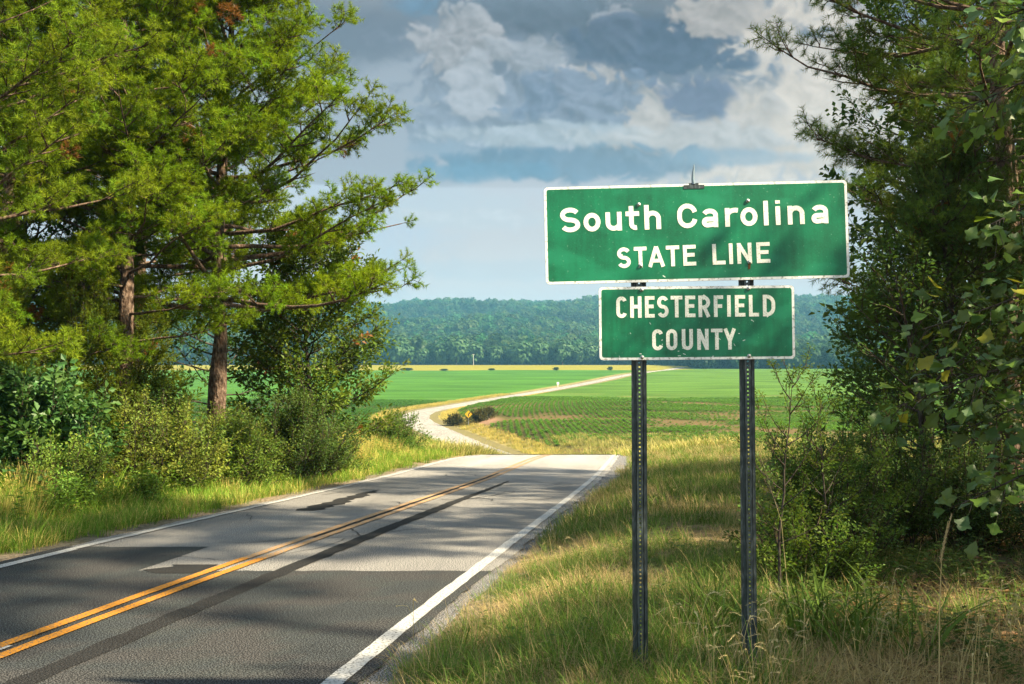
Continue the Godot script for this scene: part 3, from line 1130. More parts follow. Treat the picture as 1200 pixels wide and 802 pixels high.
func build_sign() -> void:
	var base := Vector3(1.10, H(1.1, 6.43), -6.43)
	var o := thing("state_line_sign", "large green state line sign with a smaller county sign below on two dark posts", "road sign", base)
	o.rotation.y = deg_to_rad(-1.0)
	var steel := matte(Color(1, 1, 1), 0.5, 0.5)
	steel.albedo_texture = noise_tex(256, 0.03, 5, [[0.0, 0.02, 0.026, 0.024], [0.5, 0.04, 0.055, 0.055], [0.72, 0.075, 0.095, 0.095], [1.0, 0.16, 0.17, 0.16]], 71)
	steel.uv1_triplanar = true
	steel.uv1_scale = Vector3(5, 1.4, 5)
	steel.metallic = 0.35
	# measured on the photograph: middle of each panel and its tilt
	var ct := Vector2(590.2, 277.0)
	var cl := Vector2(590.2, 596.2)
	var y_of := func(zy: float) -> float: return EYE + (440.0 - (zy / 3.0 + 180.0)) / 1250.0 * 6.43 * 1.003 - base.y
	var x_of := func(zx: float) -> float: return ((zx / 3.0 + 620.0) - 600.0) / 1250.0 * 6.43 - base.x
	var top := sign_panel(o, "state_line_panel", 1.832, 0.592, ct, deg_to_rad(1.25), Vector3(x_of.call(ct.x), y_of.call(ct.y), 0.0), [
		[112, 277, 1055, 246, 87, 16.4, ["S", 112, 182, "o", 194, 254, "u", 272, 329, "t", 343, 391, "h", 409, 467, "C", 525, 596, "a", 611, 668, "r", 693, 737, "o", 747, 807, "l", 826, 848, "i", 868, 890, "n", 913, 972, "a", 996, 1055]],
		[313, 404, 850, 385, 73, 13.2, ["S", 313, 360, "T", 372, 417, "A", 421, 480, "T", 485, 532, "E", 545, 590, "L", 648, 693, "I", 706, 720, "N", 735, 786, "E", 803, 850]],
	], 81, 3)
	var low := sign_panel(o, "county_panel", 1.178, 0.444, cl, deg_to_rad(0.45), Vector3(x_of.call(cl.x), y_of.call(cl.y), 0.0), [
		[307, 579, 867, 573, 76, 12.8, ["C", 308, 345, "H", 357, 397, "E", 409, 443, "S", 452, 492, "T", 500, 541, "E", 550, 586, "R", 597, 638, "F", 651, 684, "I", 697, 711, "E", 725, 761, "L", 774, 809, "D", 823, 866]],
		[433, 693, 728, 690, 74, 12.6, ["C", 434, 472, "O", 483, 522, "U", 538, 577, "N", 592, 632, "T", 641, 681, "Y", 685, 728]],
	], 82, 22)
	var zinc := matte(Color(0.42, 0.45, 0.46), 0.45, 0.5)
	for q in [[388, 178], [772, 166], [394, 395], [776, 383]]:
		bolt(top, on_panel(q[0], q[1], ct, deg_to_rad(1.25)), zinc)
	for q in [[397, 479], [773, 475], [398, 717], [773, 713]]:
		bolt(low, on_panel(q[0], q[1], cl, deg_to_rad(0.45)), zinc)
	# rust that has run from one bolt
	var rust := matte(Color(0.09, 0.045, 0.02), 0.9, 0.1)
	var rb := MB.new()
	rb.quad(Vector3(-0.006, -0.03, 0), Vector3(-0.009, 0.006, 0), Vector3(0.008, 0.005, 0), Vector3(0.005, -0.024, 0))
	var rq := on_panel(776, 392, ct, deg_to_rad(1.25))
	put("rust_run", rb.mesh(rust), top).position = Vector3(rq.x, rq.y, 0.0034)
	var tall: float = y_of.call(160.0) + 0.35
	for px in [[750.3, 0.0013], [877.8, 0.0026]]:
		var x: float = (px[0] - 600.0) / 1250.0 * 6.43 - base.x
		var p := put("post", post_mesh(tall, steel), o)
		p.position = Vector3(x, H(x + base.x, 6.43) - base.y - 0.35, -0.004)
		p.rotation.z = px[1]
	# clip and bent spike on the top edge
	var clip := MB.new()
	clip.box(Vector3(-0.062, -0.018, -0.012), Vector3(0.062, 0.004, 0.004))
	clip.box(Vector3(-0.03, 0.004, -0.008), Vector3(0.028, 0.016, 0.002))
	var co := put("clip", clip.mesh(steel), o)
	co.position = Vector3(x_of.call(583), y_of.call(112), 0.0)
	co.rotation.z = deg_to_rad(1.25)
	var sp := MB.new()
	sp.tube(PackedVector3Array([Vector3(0, 0.01, -0.003), Vector3(-0.004, 0.04, -0.003), Vector3(-0.002, 0.075, -0.003), Vector3(0.003, 0.105, -0.003), Vector3(0.0055, 0.132, -0.003)]), PackedFloat32Array([0.012, 0.010, 0.009, 0.006, 0.001]), 5)
	put("spike", sp.mesh(matte(Color(0.16, 0.22, 0.26), 0.4, 0.5)), co)

# ---------------------------------------------------------------- small far things
func build_curve_sign() -> void:
	var at := G(-6.4, 157.0)
	var o := thing("curve_warning_sign", "small yellow diamond curve warning sign by the bend in the fields", "road sign", at)
	var post := MB.new()
	post.box(Vector3(-0.05, -0.3, -0.08), Vector3(0.05, 1.5, -0.01))
	put("post", post.mesh(matte(Color(0.2, 0.2, 0.18))), o)
	var d := PackedVector2Array([Vector2(0.56, 0), Vector2(0, 0.56), Vector2(-0.56, 0), Vector2(0, -0.56)])
	var f := put("panel", plate(d, 0.0, 0.015, matte(Color(0.5, 0.30, 0.02), 0.6, 0.3)), o)
	f.position = Vector3(0, 1.75, 0)
	var a := MB.new()
	a.quad(Vector3(-0.06, -0.34, 0.017), Vector3(-0.06, 0.0, 0.017), Vector3(0.06, 0.0, 0.017), Vector3(0.06, -0.34, 0.017))
	a.quad(Vector3(-0.06, 0.0, 0.017), Vector3(0.06, 0.2, 0.017), Vector3(0.17, 0.13, 0.017), Vector3(0.06, -0.03, 0.017))
	a.tri(Vector3(0.02, 0.22, 0.017), Vector3(0.3, 0.30, 0.017), Vector3(0.22, 0.06, 0.017))
	put("arrow", a.mesh(matte(Color(0.02, 0.02, 0.02))), f)
	var m := thing("marker_post", "tiny white marker board beside the straight far road", "road marker", G(17.0, 395.0))
	var mb := MB.new()
	mb.box(Vector3(-0.12, -0.3, -0.12), Vector3(0.12, 1.0, 0.12))
	put("post", mb.mesh(matte(Color(0.7, 0.7, 0.66))), m)
	var mc := MB.new()
	mc.box(Vector3(-0.42, 0.8, 0.13), Vector3(0.42, 1.7, 0.2))
	put("board", mc.mesh(matte(Color(0.75, 0.75, 0.72))), m)
	var u := thing("utility_pole", "pale thin pole standing in front of the far wood", "pole", G(-29.5, 815.0))
	var ub := MB.new()
	ub.tube(PackedVector3Array([Vector3(0, -0.5, 0), Vector3(0, 8.5, 0)]), PackedFloat32Array([0.17, 0.13]), 8)
	put("pole", ub.mesh(matte(Color(0.5, 0.48, 0.44))), u)
	var uc := MB.new()
	uc.box(Vector3(-1.1, 7.9, -0.12), Vector3(1.1, 8.15, 0.12))
	put("crossarm", uc.mesh(matte(Color(0.4, 0.38, 0.34))), u)

# ---------------------------------------------------------------- fields, far wood
func crop_plant(sd: int) -> ArrayMesh:
	rng.seed = sd
	var b := MB.new()
	b.use_c = true
	for k in 22:
		var a := R(0, TAU)
		var p := Vector3(R(-0.12, 0.12), R(0.05, 0.26), R(-0.12, 0.12))
		var shade := R(0.75, 1.25)
		b.col = Color(shade * R(0.9, 1.15), shade, shade * 0.9)
		add_leaf(b, p, Vector3(cos(a), R(-0.1, 0.7), sin(a)).normalized(), Vector3.UP, R(0.2, 0.34), R(0.14, 0.2), 0.2)
	return b.mesh(leaf_mat)

func build_crops() -> void:
	var xf: Array[Transform3D] = []
	var tint := PackedColorArray()
	var lx: Array[Transform3D] = []
	var lt := PackedColorArray()
	rng.seed = 300
	var a := deg_to_rad(1.2)
	var along := Vector2(sin(a), cos(a))
	var across := Vector2(cos(a), -sin(a))
	for r in range(-190, 400):
		var k := 0.0
		while k < 330.0:
			k += R(0.36, 0.7)
			var wave := 2.6 * sin(k * 0.022 + 0.3)
			var p := along * k + across * (r * 0.86 + wave) + Vector2(0, -20)
			var x := p.x + R(-0.07, 0.07)
			var d := p.y
			if d < 108 or d > 268 or absf(x) > 0.56 * d:
				continue
			var s := x - rc(d)
			if absf(s) < 7.6 or (s > 0 and d < 118 + 3.0 * fn.get_noise_1d(x * 0.2)):
				continue
			if pow((x + 5.0) / 5.0, 2) + pow((d - 159.0) / 9.0, 2) < 1.0:
				continue
			var bare := fb.get_noise_2d(x * 0.03 + 31, d * 0.06)
			if s > 0 and rng.randf() < sm(0.12, 0.36, bare) * 0.75:
				continue
			if d > 215 and rng.randf() < 0.35:
				continue
			if rng.randf() < 0.12:
				continue
			var big := R(0.45, 1.2) * (1.0 - 0.35 * sm(0.05, 0.3, bare)) * (1.0 + 0.3 * sm(215, 230, d))
			var at := G(x, d)
			var g := R(0.85, 1.15) * (1.0 + 0.25 * fb.get_noise_2d(x * 0.02, d * 0.05))
			(xf if s > 0 else lx).append(Transform3D(Basis(Vector3.UP, R(0, TAU)).scaled(Vector3(big, big, big)), at))
			(tint if s > 0 else lt).append(Color(0.10, 0.21, 0.024) * g if s > 0 else Color(0.075, 0.195, 0.025) * g)
	stuff("crop_rows", "bright green crop plants in curving rows right of the far road", crop_plant(1), xf, tint, "crops")
	stuff("crop_rows", "green crop plants in the smooth field left of the far road", crop_plant(2), lx, lt, "crops")

func far_crown(sd: int, leaves: int) -> ArrayMesh:         # a lumpy crown about 1 unit across, standing on y = 0
	rng.seed = sd
	var b := MB.new()
	b.use_c = true
	var lumps := PackedVector3Array()
	for k in 13:
		var dv := rand_dir()
		lumps.append(Vector3(dv.x * 0.30, 0.62 + dv.y * 0.30, dv.z * 0.30))
	for k in leaves:
		var l := lumps[k % 13]
		var dv := rand_dir()
		if dv.y < -0.6:
			dv.y = -dv.y
		var p := l + dv * R(0.15, 0.235)
		var u := (perp(dv) + rand_dir() * 0.5).normalized()
		var w := dv.cross(u)
		var s := R(0.06, 0.11)
		var shade := R(0.75, 1.3)
		b.col = Color(shade * R(0.9, 1.12), shade, shade)
		b.tri(p - u * s, p + u * s + dv * 0.02, p + w * s * 1.7 + dv * 0.03)
	return b.mesh(leaf_mat)

func build_far_wood() -> void:
	rng.seed = 400
	var kinds: Array[ArrayMesh] = [far_crown(41, 420), far_crown(42, 420), far_crown(43, 360)]
	for v in 3:
		var xf: Array[Transform3D] = []
		var tint := PackedColorArray()
		var d := 868.0
		while d < 2480:
			var step := 8.5 + (d - 868) * 0.0045
			var x := -0.5 * d - 40.0
			while x < 0.5 * d + 40.0:
				x += step * R(0.6, 1.4)
				var dd := d + R(-0.5, 0.5) * step
				var clump := fn.get_noise_2d(x * 0.01, dd * 0.006)
				var size := R(8, 19) * (1.0 + 0.3 * clump)
				var hgt := size * R(0.9, 1.25)
				var g := R(0.55, 1.4) * (1.0 + 0.45 * clump)
				var warm := R(-0.35, 0.65)
				xf.append(Transform3D(Basis(Vector3.UP, R(0, TAU)).scaled(Vector3(size, hgt, size)), G(x, dd) - Vector3(0, 1.5, 0)))
				tint.append(Color(0.032 * (1 + warm), 0.085, 0.026) * g)
			d += step * 3.0 * 0.8
		stuff("forest", "hazy green forest covering the far hills", kinds[v], xf, tint, "forest")
	# the nearer wood to the right, at the edge of the field
	for v in 2:
		var xf: Array[Transform3D] = []
		var tint := PackedColorArray()
		for k in 620:
			var x := R(118, 420)
			var d := R(672, 860)
			var size := R(9, 15)
			xf.append(Transform3D(Basis(Vector3.UP, R(0, TAU)).scaled(Vector3(size, size * R(0.9, 1.2), size)), G(x, d) - Vector3(0, 1.5, 0)))
			tint.append(Color(0.034, 0.08, 0.03) * R(0.7, 1.3))
		stuff("forest", "darker line of trees along the far edge of the right field", kinds[v], xf, tint, "forest")
	# single trees that stand out in the front row
	var first: Node3D = null
	rng.seed = 430
	for k in 26:
		var x := -150.0 + 13.5 * k + R(-4, 4)
		var d := 858.0 + R(-4, 6)
		var at := G(x, d)
		var size := R(13, 20)
		if first == null:
			first = thing("far_tree", "rounded green tree in the front row of the far wood", "tree", at, "trees in the front row of the far wood")
			var tb := MB.new()
			tb.tube(PackedVector3Array([Vector3(0, -0.05, 0), Vector3(0, 0.5, 0)]), PackedFloat32Array([0.03, 0.015]), 6)
			put("trunk", tb.mesh(bark_grey), first)
			var m := far_crown(44, 520)
			var lm := leafy(0.5)
			lm.albedo_color = lin(0.048, 0.11, 0.032)
			m.surface_set_material(0, lm)
			put("crown", m, first).set_meta("kind", "stuff")
			first.scale = Vector3(size, size * R(0.95, 1.2), size)
		else:
			var t := again(first, "rounded green tree in the front row of the far wood", at, R(0, TAU))
			t.scale = Vector3(size, size * R(0.95, 1.2), size)

# ---------------------------------------------------------------- grass
func blade(b: MB, at: Vector3, az: float, h: float, wide: float, bend: float, segs := 3) -> void:
	var out := Vector3(cos(az), 0, sin(az))
	var side := Vector3(-sin(az), 0, cos(az)).rotated(Vector3.UP, R(-0.5, 0.5)) * wide * 0.5
	var pl := at - side
	var pr := at + side
	var p := at
	for k in range(1, segs + 1):
		var s := float(k) / segs
		var ang := bend * s
		p += (Vector3.UP * cos(ang) + out * sin(ang)) * h / segs
		if k == segs:
			b.tri(pl, p, pr)
		else:
			var w := side * (1.0 - 0.55 * s)
			b.quad(pl, p - w, p + w, pr)
			pl = p - w
			pr = p + w

func grass_tuft(sd: int, blades: int, spread: float, h0: float, h1: float, wide: float, bend: float, dry: float, segs := 3) -> ArrayMesh:
	rng.seed = sd
	var b := MB.new()
	b.use_c = true
	for k in blades:
		var a := R(0, TAU)
		var r := spread * sqrt(R(0, 1))
		var green := Color(0.118, 0.192, 0.036) * R(0.6, 1.35)
		var straw := Color(0.40, 0.31, 0.145) * R(0.7, 1.25)
		b.col = straw if rng.randf() < dry else green
		blade(b, Vector3(cos(a) * r, -0.02, sin(a) * r), a + R(-0.9, 0.9), R(h0, h1), wide * R(0.7, 1.3), bend * R(0.3, 1.4), segs)
	return b.mesh(grass_mat)

func seed_tuft(sd: int, stalks: int) -> ArrayMesh:             # thin stalks with nodding straw-coloured heads
	rng.seed = sd
	var b := MB.new()
	b.use_c = true
	for k in stalks:
		var a := R(0, TAU)
		var at := Vector3(R(-0.12, 0.12), -0.02, R(-0.12, 0.12))
		var h := R(0.3, 0.55)
		b.col = Color(0.42, 0.34, 0.16) * R(0.8, 1.15)
		var out := Vector3(cos(a), 0, sin(a))
		var p := at
		var bend := R(0.2, 0.7)
		var side := Vector3(-sin(a), 0, cos(a)) * 0.0016
		for q in 4:
			var ang := bend * (q + 1) / 4.0
			var e := p + (Vector3.UP * cos(ang) + out * sin(ang)) * h / 4
			b.quad(p - side, e - side, e + side, p + side)
			p = e
		b.col = Color(0.52, 0.43, 0.23) * R(0.85, 1.2)
		var dirh := (out * 0.9 + Vector3(0, R(-0.3, 0.5), 0)).normalized()
		for q in 14:
			var s := q / 14.0
			var c := p + dirh * s * 0.085 - Vector3(0, s * s * 0.03, 0)
			var e := (dirh + rand_dir() * 0.5).normalized()
			var sd2 := perp(e) * 0.0032
			b.tri(c - sd2, c + e * 0.022, c + sd2)
	return b.mesh(grass_mat)

func weed(sd: int, leaves: int, h: float, length: float) -> ArrayMesh:
	rng.seed = sd
	var b := MB.new()
	b.use_c = true
	for k in leaves:
		var a := k * 2.4 + R(-0.4, 0.4)
		var y := h * (0.1 + 0.9 * k / leaves)
		var shade := R(0.7, 1.3)
		b.col = Color(shade * R(0.9, 1.2), shade, shade * 0.9)
		var dir := Vector3(cos(a), R(0.0, 0.6), sin(a)).normalized()
		add_leaf(b, Vector3(R(-0.05, 0.05), y, R(-0.05, 0.05)), dir, Vector3.UP, length * R(0.6, 1.2), length * R(0.4, 0.65), 0.2)
	return b.mesh(leaf_mat)

var store := {}
func sow(key: String, at: Vector3, size: float, tint: Color, tall := 1.0) -> void:
	if not store.has(key):
		var xs: Array[Transform3D] = []
		store[key] = [xs, PackedColorArray()]
	var tilt := Basis(Vector3(R(-1, 1), 0, R(-1, 1)).normalized(), R(0, 0.16))
	store[key][0].append(Transform3D(tilt * Basis(Vector3.UP, R(0, TAU)).scaled(Vector3(size, size * tall, size)), at))
	store[key][1].append(tint)

func reap(key: String, called: String, label: String, mesh: Mesh) -> void:
	if store.has(key):
		stuff(called, label, mesh, store[key][0], store[key][1], "grass" if called.contains("grass") else "weeds")

func build_grass() -> void:
	rng.seed = 500
	# right verge, from the road to the edge of the wood
	for band in [[-2.0, 5.2, 24.0], [5.2, 9.0, 150.0], [9.0, 14.0, 90.0], [14.0, 24.0, 46.0], [24.0, 52.0, 18.0]]:
		var d0: float = band[0]
		var d1: float = band[1]
		var wide := 14.0
		var count := int((d1 - d0) * wide * band[2] * 0.78)
		for k in count:
			var d := R(d0, d1)
			var s := 3.08 + wide * R(0, 1)
			var x := rc(d) + s
			if x > 0.53 * d + 1.2 and d > 4:
				continue
			var edge := sm(3.2, 3.65, s + 0.25 * fn.get_noise_2d(x * 2.0, d * 2.0))
			if rng.randf() > edge + 0.06:
				continue
			var dry := fb.get_noise_2d(x * 0.35, d * 0.35) * 1.1 + fb.get_noise_2d(x * 1.3 + 90, d * 1.3) * 0.6
			var patch := exp(-pow((x - 2.1) / 0.7, 2) - pow((d - 12.6) / 1.6, 2)) + exp(-pow((x - 2.6) / 0.9, 2) - pow((d - 17.5) / 1.2, 2))
			if rng.randf() < patch * 0.85:
				continue
			var wood := sm(6.6, 8.2, s)
			if rng.randf() < wood * 0.72 and d < 30:
				continue
			var at := G(x, d)
			var g := R(0.8, 1.2)
			var tint := Color(g, g, g)
			var far := d > 14.0
			dry += 0.28 * sm(36, 46, d) + 0.5 * (1.0 - edge) + 0.35 * sm(7.0, 5.4, d) * sm(4.2, 5.6, s)
			var size := (0.62 + 0.38 * edge) * R(0.75, 1.15) * (1.0 + 0.22 * fn.get_noise_2d(x * 0.5, d * 0.5))
			size *= 0.72 + 0.28 * sm(15, 6.5, d)
			var roll := rng.randf()
			if dry > 0.21:
				sow("straw_far" if far else "straw", at, size, tint, 0.75 if roll < 0.5 else 1.0)
			elif roll < 0.62:
				sow("green_far" if far else "green", at, size, tint)
			elif roll < 0.86:
				sow("mixed_far" if far else "mixed", at, size, tint)
			elif roll < 0.861 and not far:
				sow("seed", at, R(0.8, 1.15), tint)
			elif roll < 0.95 and not far:
				sow("weed", at, R(0.6, 1.1), Color(0.07, 0.125, 0.025) * g)
			else:
				sow("long_far" if far else "long", at, size * 1.0, tint)
	# pale seed heads and straw at the feet of the posts
	for k in 70:
		var x := R(1.0, 3.2)
		var d := R(5.3, 6.9)
		sow("seed" if k % 2 else "straw", G(x, d), R(0.7, 1.1), Color.WHITE * R(0.9, 1.15))
	# broad-bladed clump behind the right post
	for k in 26:
		sow("broad", G(2.12 + rng.randfn() * 0.28, 7.1 + rng.randfn() * 0.3), R(0.75, 1.15), Color.WHITE * R(0.8, 1.2))
	for k in 10:
		sow("broad", G(R(0.9, 1.5), R(7.0, 8.0)), R(0.5, 0.75), Color.WHITE * R(0.8, 1.2))
	# left verge
	for band in [[6.0, 14.0, 34.0], [14.0, 26.0, 46.0], [26.0, 40.0, 34.0], [40.0, 56.0, 20.0]]:
		var d0: float = band[0]
		var d1: float = band[1]
		var count := int((d1 - d0) * 7.5 * band[2])
		for k in count:
			var d := R(d0, d1)
			var s := 3.25 + 7.5 * R(0, 1)
			var x := rc(d) - s
			if x < -0.53 * d - 1.0:
				continue
			var edge := sm(3.2, 4.0, s)
			if rng.randf() > edge + 0.1:
				continue
			var at := G(x, d)
			var g := R(0.8, 1.25)
			var dry := fb.get_noise_2d(x * 0.4 + 50, d * 0.4) + 0.35 * sm(25, 40, d) * sm(4.0, 6.0, s) - 0.12 * sm(5.2, 4.0, s)
			var size := (0.7 + 0.55 * sm(4.0, 6.0, s)) * R(0.8, 1.2)
			var tint := Color(g * 1.3, g * 1.38, g * 0.9)
			var roll := rng.randf()
			if dry > 0.44:
				sow("left_straw", at, size, tint, 1.1)
			elif roll < 0.6:
				sow("left_green", at, size, tint)
			elif roll < 0.8:
				sow("left_mixed", at, size, tint)
			elif roll < 0.93 and s > 4.6:
				sow("left_weed", at, R(0.8, 1.5), Color(0.115, 0.205, 0.03) * g)
			else:
				sow("left_mixed", at, size * 1.2, tint)
	# dry grass beside the far road and on the crest of the right field
	for k in 5200:
		var d := R(42, 126)
		var side := -1.0 if rng.randf() < 0.4 else 1.0
		var s := side * (3.4 + (26.0 if side > 0 else 7.0) * pow(R(0, 1), 1.4))
		var x := rc(d) + s
		if absf(x) > 0.5 * d + 3 or (d > 62 and s < 4.5):
			continue
		sow("field_straw", G(x, d), R(0.7, 1.2) if d > 62 and s < 9 else R(1.0, 1.9), Color(0.85, 0.98, 0.7) * R(0.75, 1.2), 0.8)
	for k in 2600:
		var d := R(108, 330)
		var s := (R(4.6, 7.6)) * (1.0 if rng.randf() < 0.5 else -1.0)
		sow("field_straw", G(rc(d) + s, d), R(1.0, 1.8), Color(1.1, 1.1, 0.7) * R(0.8, 1.2), 0.7)
	reap("green", "verge_grass", "fresh green grass between the right edge line and the sign posts", grass_tuft(501, 28, 0.10, 0.10, 0.30, 0.0048, 1.3, 0.14))
	reap("mixed", "verge_grass", "half dry grass on the right verge", grass_tuft(502, 24, 0.12, 0.12, 0.36, 0.0042, 1.6, 0.45))
	reap("straw", "dry_grass", "pale straw grass at the feet of the sign posts", grass_tuft(503, 24, 0.14, 0.10, 0.34, 0.0036, 1.9, 0.92))
	reap("long", "long_grass", "long arching grass on the right verge", grass_tuft(504, 16, 0.10, 0.26, 0.52, 0.0050, 1.5, 0.25, 4))
	reap("seed", "seed_grass", "nodding pale seed heads of grass in front of the sign", seed_tuft(505, 7))
	reap("broad", "broad_grass", "broad-bladed green grass clump beside the right sign post", grass_tuft(506, 7, 0.06, 0.45, 0.85, 0.017, 1.2, 0.05, 5))
	reap("weed", "low_weeds", "small broad-leaved weeds in the right verge", weed(507, 12, 0.16, 0.06))
	reap("green_far", "verge_grass", "sunlit green grass further along the right verge", grass_tuft(511, 30, 0.2, 0.2, 0.42, 0.010, 1.3, 0.12))
	reap("mixed_far", "verge_grass", "half dry grass further along the right verge", grass_tuft(512, 30, 0.2, 0.2, 0.42, 0.010, 1.4, 0.45))
	reap("straw_far", "dry_grass", "tan grass along the crest on the right", grass_tuft(513, 30, 0.22, 0.15, 0.42, 0.009, 1.5, 0.9))
	reap("long_far", "long_grass", "long grass further along the right verge", grass_tuft(514, 22, 0.2, 0.3, 0.6, 0.010, 1.3, 0.25))
	reap("left_green", "verge_grass", "bright green grass along the left edge of the road", grass_tuft(521, 34, 0.2, 0.18, 0.45, 0.010, 1.2, 0.06))
	reap("left_mixed", "verge_grass", "half dry grass on the left verge", grass_tuft(522, 30, 0.2, 0.22, 0.55, 0.009, 1.2, 0.35))
	reap("left_straw", "dry_grass", "tan seeding grass below the left shrubs", grass_tuft(523, 30, 0.22, 0.25, 0.65, 0.008, 1.0, 0.8))
	reap("left_weed", "low_weeds", "leafy weeds on the left verge", weed(524, 26, 0.5, 0.10))
	reap("field_straw", "dry_grass", "dry grass beside the far road and field edge", grass_tuft(531, 34, 0.4, 0.2, 0.5, 0.02, 1.2, 0.85))

func ground_cover() -> void:          # low plants and litter under the right-hand wood
	rng.seed = 600
	for k in 5200:
		var d := R(4.6, 26.0)
		var s := R(6.4, 13.0)
		var x := rc(d) + s
		if x > 0.56 * d + 0.5 or x < 2.2:
			continue
		var q := fb.get_noise_2d(x * 0.8 + 10, d * 0.8)
		var at := G(x, d)
		if q > -0.02:
			sow("cover" if k % 3 else "cover_fine", at, R(0.5, 1.3), Color(0.075, 0.115, 0.025) * R(0.7, 1.35))
		elif q > -0.2:
			sow("litter", at, R(0.7, 1.2), Color(1, 1, 1) * R(0.7, 1.2))
	reap("cover", "ground_cover", "low leafy weeds on the shaded bank under the right trees", weed(601, 15, 0.28, 0.075))
	reap("cover_fine", "ground_cover", "small fine-leaved weeds on the shaded right bank", weed(602, 24, 0.22, 0.045))
	var b := MB.new()
	b.use_c = true
	rng.seed = 603
	for k in 16:
		b.col = Color(0.20, 0.12, 0.065) * R(0.5, 1.5)
		var a := R(0, TAU)
		add_leaf(b, Vector3(R(-0.3, 0.3), R(0.01, 0.04), R(-0.3, 0.3)), Vector3(cos(a), R(-0.1, 0.25), sin(a)).normalized(), Vector3.UP, R(0.06, 0.11), R(0.03, 0.06), 0.4)
	for k in 5:
		b.col = Color(0.12, 0.09, 0.06) * R(0.6, 1.4)
		var p := Vector3(R(-0.3, 0.3), 0.02, R(-0.3, 0.3))
		var a := R(0, TAU)
		var e := p + Vector3(cos(a), R(0, 0.15), sin(a)) * R(0.2, 0.45)
		b.quad(p, p + Vector3(0, 0.008, 0), e + Vector3(0, 0.005, 0), e)
	reap("litter", "leaf_litter", "brown fallen leaves and twigs on the right bank", b.mesh(grass_mat))

# ---------------------------------------------------------------- the trees on the left
func cone(points: Array) -> Callable:              # reach of the limbs by share of the height: [share, reach, share, reach ...]
	return func(s: float) -> float:
		for k in range(0, points.size() - 2, 2):
			if s <= points[k + 2]:
				return lerpf(points[k + 1], points[k + 3], clampf((s - points[k]) / (points[k + 2] - points[k]), 0, 1))
		return points[points.size() - 1]

